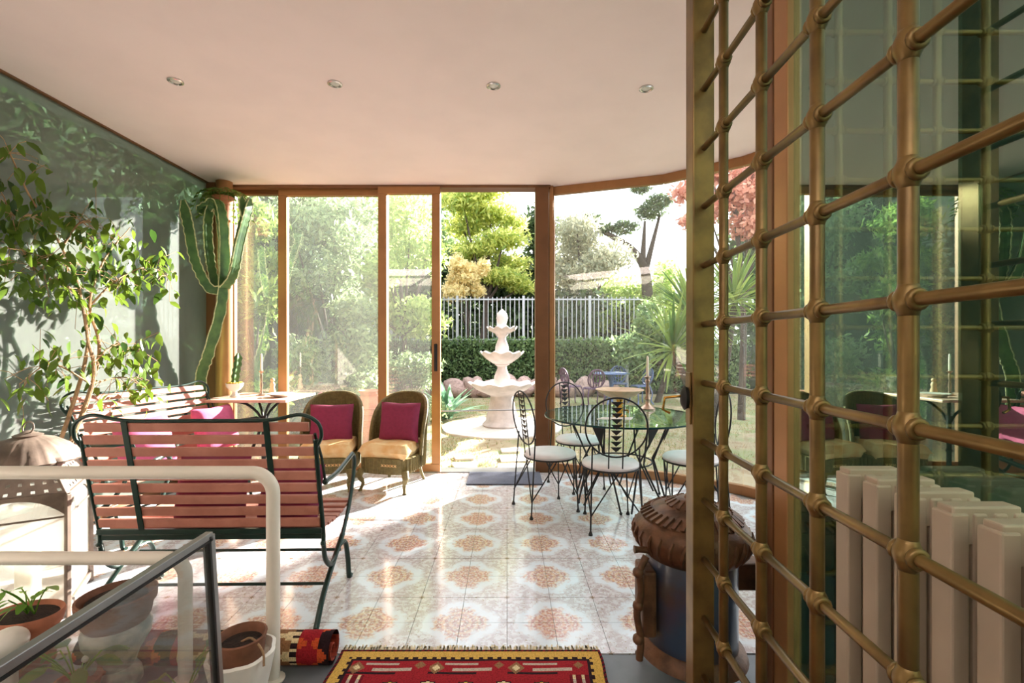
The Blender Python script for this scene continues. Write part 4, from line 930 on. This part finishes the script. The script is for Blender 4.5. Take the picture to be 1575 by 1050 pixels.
# back hedge wall with ivy, rocks, fence
HD = 13.0
hz = H+6*HD/F
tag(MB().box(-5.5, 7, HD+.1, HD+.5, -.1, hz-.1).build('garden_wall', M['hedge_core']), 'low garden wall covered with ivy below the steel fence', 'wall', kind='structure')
V = leaf_cloud([(x, HD+.08, z, .3, .1, .2) for x in np.arange(-4.9, 6.8, .3) for z in (.25, .55, .85, 1.15, 1.38)], 26000, .085, .7, .4, .5)
tag(obj('ivy_cover', fast_mesh('ivy_cover', V, 4, M['leaf_ivy'])), 'dense green ivy covering the low garden wall behind the fountain', 'ivy', kind='stuff')
r_ = random.Random(31); rk = 0
for p, y, w in ((640, 592, 30), (672, 590, 34), (700, 588, 40), (727, 584, 36), (745, 590, 34), (778, 582, 44), (806, 586, 40), (838, 582, 42), (868, 588, 36), (900, 586, 40), (935, 590, 40), (715, 598, 26), (762, 598, 26), (795, 598, 24)):
    d = 12.45+r_.uniform(-.1, .15); c = at(p, y, d); mb = MB(); mb.ball((0, 0, 0), 1, 12, 8)
    mb.v = [(x*(1+.18*math.sin(5*x+3*z+p)), y_*(1+.15*math.sin(4*z+p)), z*(1+.2*math.sin(4*x+y_*3+p))) for x, y_, z in mb.v]
    o = mb.build('border_rock', M['rock'], smooth=True, loc=(c.x, d, max(.12, c.z*.5)), rot=(0, 0, r_.uniform(0, 3))); o.scale = (w*d/F*.55, .3, max(.16, c.z*.75)); rk += 1
    tag(o, ('small pinkish border rock, %s of the three in front of the row' % ('leftmost', 'middle one', 'rightmost')[rk-12]) if rk > 11 else 'pinkish border rock below the ivy wall, %s from the left in its row' % ('first', 'second', 'third', 'fourth', 'fifth', 'sixth', 'seventh', 'eighth', 'ninth', 'tenth', 'last')[rk-1], 'rock', 'border rocks below the ivy wall')
fn = thing('steel_fence', 'grey steel bar fence on top of the ivy-covered wall', 'fence', (0, HD+.25, 0))
ft = H+75*HD/F; X0, X1 = px(598, HD), px(990, HD)
bme = MB().box(-.012, .012, -.012, .012, hz-.15, ft).mesh('fence_bar', M['fence'])
nb = int((X1-X0)/.125)
for k in range(nb): obj('fence_bar', bme, fn, (X0+.125*k, 0, 0))
MB().box(X0, X1, -.02, .02, ft-.09, ft-.05).build('top_rail', M['fence'], fn); MB().box(X0, X1, -.02, .02, hz+.02, hz+.05).build('bottom_rail', M['fence'], fn)
for k in range(0, nb, 15): MB().box(X0+.125*k-.035, X0+.125*k+.035, -.035, .035, hz-.2, ft+.03).build('fence_post', M['fence'], fn)
# trees behind the fence
for k, (x, l) in enumerate(((-4.4, 'dark leafy tree far behind the fence at the left'), (-1.6, 'dark leafy tree far behind the fence left of the fountain'), (1.2, 'dark leafy tree far behind the fence right of the fountain'), (4.0, 'dark leafy tree far behind the fence under the olive'), (6.6, 'dark leafy tree far behind the fence at its right end'))):
    tree('backdrop_evergreen', l, (x, 21, -.03), [(x+dx, 21+dy, z, 1.0, .6, .75) for dx in (-.9, 0, .9) for dy in (0, .8) for z in (.7, 1.7, 2.7)], 7000, .3, 'leaf_dark', .15, 'tree', 'evergreens behind the fence', .55, shell=.15)
BT = 'trees beyond the steel fence'
tree('lime_green_tree', 'bright lime-green acacia tree above the fence left of the pillar', G(735, 16), [blob(p, y, 16+(i % 3)*.4, rx, ry) for i, (p, y, rx, ry) in enumerate(((712, 310, 44, 20), (755, 330, 48, 20), (720, 350, 40, 18), (775, 368, 42, 16), (735, 385, 44, 17), (785, 405, 34, 14), (770, 425, 44, 14), (800, 440, 30, 12), (700, 300, 30, 16), (745, 296, 40, 14), (790, 345, 24, 14), (715, 405, 26, 14)))], 16000, .2, 'leaf_acacia', .14, 'tree', BT, .3, .5, shell=.3)
tree('cream_bush', 'cream flowering bush just above the fence left of the fountain', G(715, 15), rblobs(688, 752, 405, 450, 14.6, 15.3, 12, 16, 8), 5000, .13, 'leaf_cream', .05, 'shrub', BT)
tree('dark_evergreen', 'dark evergreen mass behind the fence bars left of the fountain', G(680, 17.5), rblobs(600, 760, 400, 525, 17, 18.5, 22, 34, 9), 9000, .26, 'leaf_dark', .12, 'tree', BT, .5)
tree('dark_evergreen', 'dark evergreen mass behind the fence bars right of the fountain', G(840, 17.5), rblobs(770, 910, 440, 525, 17, 18.5, 20, 30, 10), 9000, .26, 'leaf_dark', .12, 'tree', BT, .5)
tree('blue_grey_tree', 'shaded blue-grey tree between the lime tree and the pillar', G(825, 19), rblobs(806, 850, 330, 440, 18.5, 19.5, 8, 26, 13), 4000, .24, 'leaf_dark', .12, 'tree', BT)
tree('silver_olive_tree', 'silvery olive tree above the fence right of the pillar', G(895, 18), rblobs(858, 945, 345, 455, 17, 19, 18, 28, 14), 9000, .2, 'leaf_olive', .14, 'tree', BT, .35)
tree('pale_green_tree', 'pale green tree low behind the fence right of the olive', G(960, 20), rblobs(910, 1030, 425, 500, 19, 21, 16, 28, 15), 7000, .22, 'leaf_light', .14, 'tree', BT)
lt = thing('leaning_pine', 'dark leaning pine trunk with sparse crown right of the olive', 'tree', G(1000, 19)); g0 = Vector(lt.location)
MB().tube(spline([Vector((0, 0, 0)), at(995, 440, 19)-g0, at(985, 400, 19)-g0, at(962, 374, 19)-g0, at(930, 360, 19)-g0], 6), [.28-.01*i for i in range(25)], 10).build('trunk', M['bark'], lt, smooth=True)
for q in ((at(988, 410, 19), at(992, 340, 19)), (at(960, 374, 19), at(900, 340, 19)), (at(992, 420, 19), at(1015, 330, 19))): MB().tube([a_-g0 for a_ in q], [.14, .05], 8).build('branch', M['bark'], lt)
V = leaf_cloud([blob(900, 340, 19, 28, 10), blob(925, 352, 19, 22, 8), blob(960, 350, 19, 22, 10), blob(1000, 325, 19, 24, 12), blob(1015, 310, 19, 22, 10), blob(985, 290, 19, 16, 7)], 3600, .2, .3); obj('foliage', fast_mesh('foliage', V-np.array(g0), 4, M['leaf_dark']), lt)
tree('russet_tree', 'russet-leaved tree at upper right beside the grille door', G(1140, 8.6), [blob(p, y, 8.6, rx, ry) for p, y, rx, ry in ((1060, 295, 32, 16), (1095, 270, 36, 22), (1130, 300, 40, 26), (1150, 345, 36, 24), (1090, 325, 34, 18), (1065, 340, 26, 14), (1180, 300, 50, 40), (1165, 260, 40, 24), (1230, 330, 60, 60))], 9000, .11, 'leaf_red', .07, 'tree', None, .6, shell=.2)
tree('ivy_mound', 'ivy-covered mound right of the fence end', G(1010, 11.2), rblobs(968, 1085, 478, 548, 10.8, 11.8, 22, 24, 17), 9000, .12, 'leaf_ivy', .08, 'shrub', None, .6)
for k, (x, l) in enumerate(((8.15, 'tall dense evergreen tree right of the yucca, nearest the ivy mound'), (10.4, 'tall dense evergreen tree behind the grille stile'), (12.6, 'tall dense evergreen tree at the far right of the garden'))):
    tree('screen_evergreen', l, (x, 14, -.03), [(x+dx, y, z, .9, .9, .9) for dx in (-.6, .6) for z in np.arange(.8, 7.6, 1.2) for y in (13.6, 14.6)], 9000, .28, 'leaf_dark', .2, 'tree', 'evergreens screening the right side', .5, shell=.1)
for k, x in enumerate((-20, -16.2, -12.4, -8.6, -4.6)):
    tree('backdrop_tree', 'hazy distant tree far behind the garden, number %s from the left' % ('one', 'two', 'three', 'four', 'five')[k], (x, 24, -.03), [(x+dx, 24+rng.uniform(-1, 1), z, 1.7, 1.4, 1.5) for dx in (-1, 1) for z in (1.2, 3.4, 5.6, 7.4)], 4000, .45, 'leaf_shrub', .3, 'tree', 'distant trees behind the garden', .5)
# yucca
yu = thing('yucca', 'spiky yucca with sword leaves outside the glass beside the grille stile', 'plant', G(1085, 6.9)); y0 = Vector(yu.location)
r_ = random.Random(77); yl = []
for L in (.72, .86):
    v, f = leaf_shape(L, .045, .18, .5, 5); yl.append(MB().add(v, f).mesh('leaf', M['leaf_yucca'], True))
for (p, y, d, cnt) in ((1062, 485, 6.7, 115), (1130, 465, 7.1, 95), (1035, 540, 6.5, 80)):
    c = at(p, y, d)-y0; MB().tube(spline([Vector((0, 0, 0)), c*.5+Vector((.05, 0, 0)), c], 5), [.08-.003*i for i in range(11)], 10).build('trunk', M['bark'], yu, smooth=True)
    for k in range(cnt):
        el = r_.uniform(-.5, 1.45); az = r_.uniform(0, 2*PI); obj('leaf', yl[k % 2], yu, c, (el, 0, az))
ag = thing('blue_leaf_plant', 'clump of broad blue-green leaves outside beside the door stile', 'plant', G(688, 8.7)); v, f = leaf_shape(.75, .13, .22, .4, 5); lm = MB().add(v, f).mesh('leaf', M['leaf_agave'], True)
for k in range(34): obj('leaf', lm, ag, (r_.uniform(-.1, .1), r_.uniform(-.1, .1), 0), (r_.uniform(.5, 1.4), 0, r_.uniform(0, 2*PI)))

# fountain
FX, FY = px(772, 7.8), 7.8; pz = lambda y: H-(y-530)*7.8/F
tag(MB().lathe([(1.0, -.05), (1.0, -.005), (.98, .0), (.001, .001)], 48, (FX, FY, 0), wave=lambda a, i: 1+.015*math.sin(7*a)).build('fountain_pad', M['slab']), 'round white stone pad under the fountain', 'paving')
ft_ = thing('tiered_fountain', 'three-tiered white stone fountain with scalloped basins in the garden', 'fountain', (FX, FY, 0))
MB().lathe([(.31, 0), (.33, .03), (.31, .06), (.27, .1), (.27, .16), (.25, .2), (.22, .3), (.2, .42), (.19, pz(607)-.02), (.24, pz(607)+.02)], 32).build('pedestal', M['marble'], ft_, smooth=True)
def basin(y_rim, y_bot, r):
    zr, zb = pz(y_rim), pz(y_bot); sc_ = lambda a, i: 1+(.05*math.cos(10*a) if i in (3, 4, 5, 6) else .02*math.cos(10*a))
    m_ = MB().lathe([(.1, zb), (r*.45, zb+.02), (r*.8, zb+(zr-zb)*.5), (r*.98, zr-.03), (r*1.03, zr), (r*.97, zr+.012), (r*.9, zr-.02), (r*.5, zb+.06), (.08, zb+.05)], 60, wave=sc_)
    m_.v = [(x, y, z+(.018*math.cos(10*math.atan2(y, x)) if math.hypot(x, y) > r*.8 else 0)) for x, y, z in m_.v]
    return m_.build('basin', M['marble'], ft_, smooth=True)
basin(589, 608, .53); basin(542, 560, .345); basin(504, 515, .24)
def baluster(yb, yt, r):
    z0, z1 = pz(yb), pz(yt); h_ = z1-z0
    MB().lathe([(r*1.1, z0), (r*1.15, z0+.04*h_), (r*.8, z0+.1*h_), (r*1.05, z0+.3*h_), (r*1.0, z0+.5*h_), (r*.6, z0+.78*h_), (r*.6, z0+.85*h_), (r*.95, z0+.92*h_), (r*.95, z1)], 28, wave=lambda a, i: 1+.03*math.cos(12*a)).build('baluster', M['marble'], ft_, smooth=True)
baluster(600, 557, .125); baluster(553, 512, .105)
MB().lathe([(.09, pz(508)), (.1, pz(503)), (.07, pz(499)), (.085, pz(494)), (.095, pz(489)), (.08, pz(482)), (.04, pz(478)), (.005, pz(475))], 24, wave=lambda a, i: 1+.05*math.cos(9*a+i*1.5)).build('pinecone_finial', M['marble'], ft_, smooth=True)
# stepping stones
for sl, pts in zip(('left of the doormat line nearest the door stile', 'right of the middle just before the pad', 'small one on the left behind the first', 'nearest the doorway on the right', 'smallest one closest to the fountain'), (((694, 713), (735, 711), (733, 720), (700, 721)), ((768, 702), (812, 700), (815, 709), (771, 710)), ((697, 701), (727, 700), (729, 705), (701, 706)), ((766, 719), (822, 718), (824, 726), (764, 727)), ((770, 690), (800, 688), (800, 694), (772, 695)))):
    poly = [((p-780)*(F*(H+.01)/(y-530))/F, F*(H+.01)/(y-530)) for p, y in pts]
    poly = poly if poly[0][1] < poly[2][1] else poly[::-1]
    c = poly[0]; tag(MB().prism([(x-c[0], y-c[1]) for x, y in poly], -.04, -.004).build('stepping_stone', M['slab'], loc=(c[0], max(5.14, c[1]), 0), bevel=.004), 'pale stepping stone in the lawn, '+sl, 'stone', 'stepping stones to the fountain')
# oil jar
jar = thing('terracotta_jar', 'large ribbed terracotta oil jar outside between the wicker chairs', 'jar', G(568, 6.0))
MB().lathe([(.1, 0), (.15, .12), (.195, .3), (.21, .45), (.2, .58), (.15, .69), (.11, .73), (.115, .76), (.14, .79), (.13, .8), (.1, .77)], 40).build('jar_body', M['terra'], jar, smooth=True)
for z, r in ((.3, .197), (.37, .207), (.44, .212), (.51, .209), (.58, .201)): MB().tube([(r*math.cos(a), r*math.sin(a), z) for a in np.linspace(0, 2*PI, 32, endpoint=False)], .008, 6, closed=True).build('rib', M['terra'], jar, smooth=True)
# outdoor unit
ac = thing('outdoor_fan_unit', 'small white fan unit with round grille in front of the ivy wall', 'fan unit', (px(964, 12.3), 12.3, at(964, 552, 12.3).z), math.radians(20))
MB().box(-.2, .2, -.12, .12, 0, .4).build('housing', M['ac_white'], ac, bevel=.03)
for r in (.13, .09, .05): MB().tube([(.03+r*math.cos(a), -.125, .2+r*math.sin(a)) for a in np.linspace(0, 2*PI, 24, endpoint=False)], .008, 6, closed=True).build('grille_ring', M['fence'], ac)
MB().lathe([(.15, 0), (.15, .004), (.001, .005)], 24).build('fan_opening', M['rubber'], ac, loc=(.03, -.119, .2), rot=(PI/2, 0, 0))
MB().lathe([(.05, -1.05), (.04, 0)], 10).build('stand', M['fence'], ac)
# cast metal garden set
def cast_chair(m, label, loc, rz):
    t = thing('garden_chair', label, 'chair', loc, rz, 'cast metal garden chairs')
    MB().lathe([(.2, .41), (.22, .42), (.21, .44), (.001, .445)], 24).build('seat', m, t, smooth=True)
    bk = MB().tube([(.19*math.cos(a), -.2-.05*math.sin(a), .64+.2*math.sin(a)) for a in np.linspace(0, 2*PI, 28, endpoint=False)], .018, 8, closed=True).build('backrest', m, t, smooth=True)
    for k in range(-2, 3): MB().tube([(k*.055, -.17, .46), (k*.075, -.2, .64), (k*.05, -.23, .82)], .012, 6).build('scroll', m, bk)
    MB().tube([(.09*math.cos(a), -.2, .64+.1*math.sin(a)) for a in np.linspace(0, 2*PI, 20, endpoint=False)], .012, 6, closed=True).build('scroll', m, bk)
    for sx in (-1, 1):
        for sy in (-1, 1): MB().tube(spline([(sx*.15, sy*.15, .42), (sx*.19, sy*.19, .25), (sx*.17, sy*.17, .1), (sx*.21, sy*.21, 0)], 4), .016, 7).build('leg', m, t, smooth=True)
gy_ = 10.6
for p, d, m, rz, l in ((880, 10.8, 'purple_iron', -1.2, 'purple cast metal garden chair, leftmost of the garden set'), (912, 10.3, 'purple_iron', .2, 'dark plum cast metal garden chair with openwork back'), (952, 11.5, 'blue_iron', 3.0, 'blue cast metal garden chair behind the garden table'), (985, 10.9, 'blue_iron', 1.9, 'blue cast metal garden chair at the right of the garden table')):
    cast_chair(M[m], l, G(p, d), rz)
gt = thing('garden_table', 'round blue-grey cast metal garden table among the garden chairs', 'table', G(940, 10.9))
MB().lathe([(.4, .7), (.42, .71), (.41, .73), (.001, .735)], 28).build('table_top', M['blue_iron'], gt, smooth=True); MB().lathe([(.05, .05), (.035, .3), (.05, .5), (.1, .7)], 14).build('stem', M['blue_iron'], gt, smooth=True)
for k in range(3): a = 2*PI*k/3; MB().tube(spline([(0, 0, .2), (.15*math.cos(a), .15*math.sin(a), .16), (.3*math.cos(a), .3*math.sin(a), 0)], 4), .022, 7).build('foot', M['blue_iron'], gt, smooth=True)
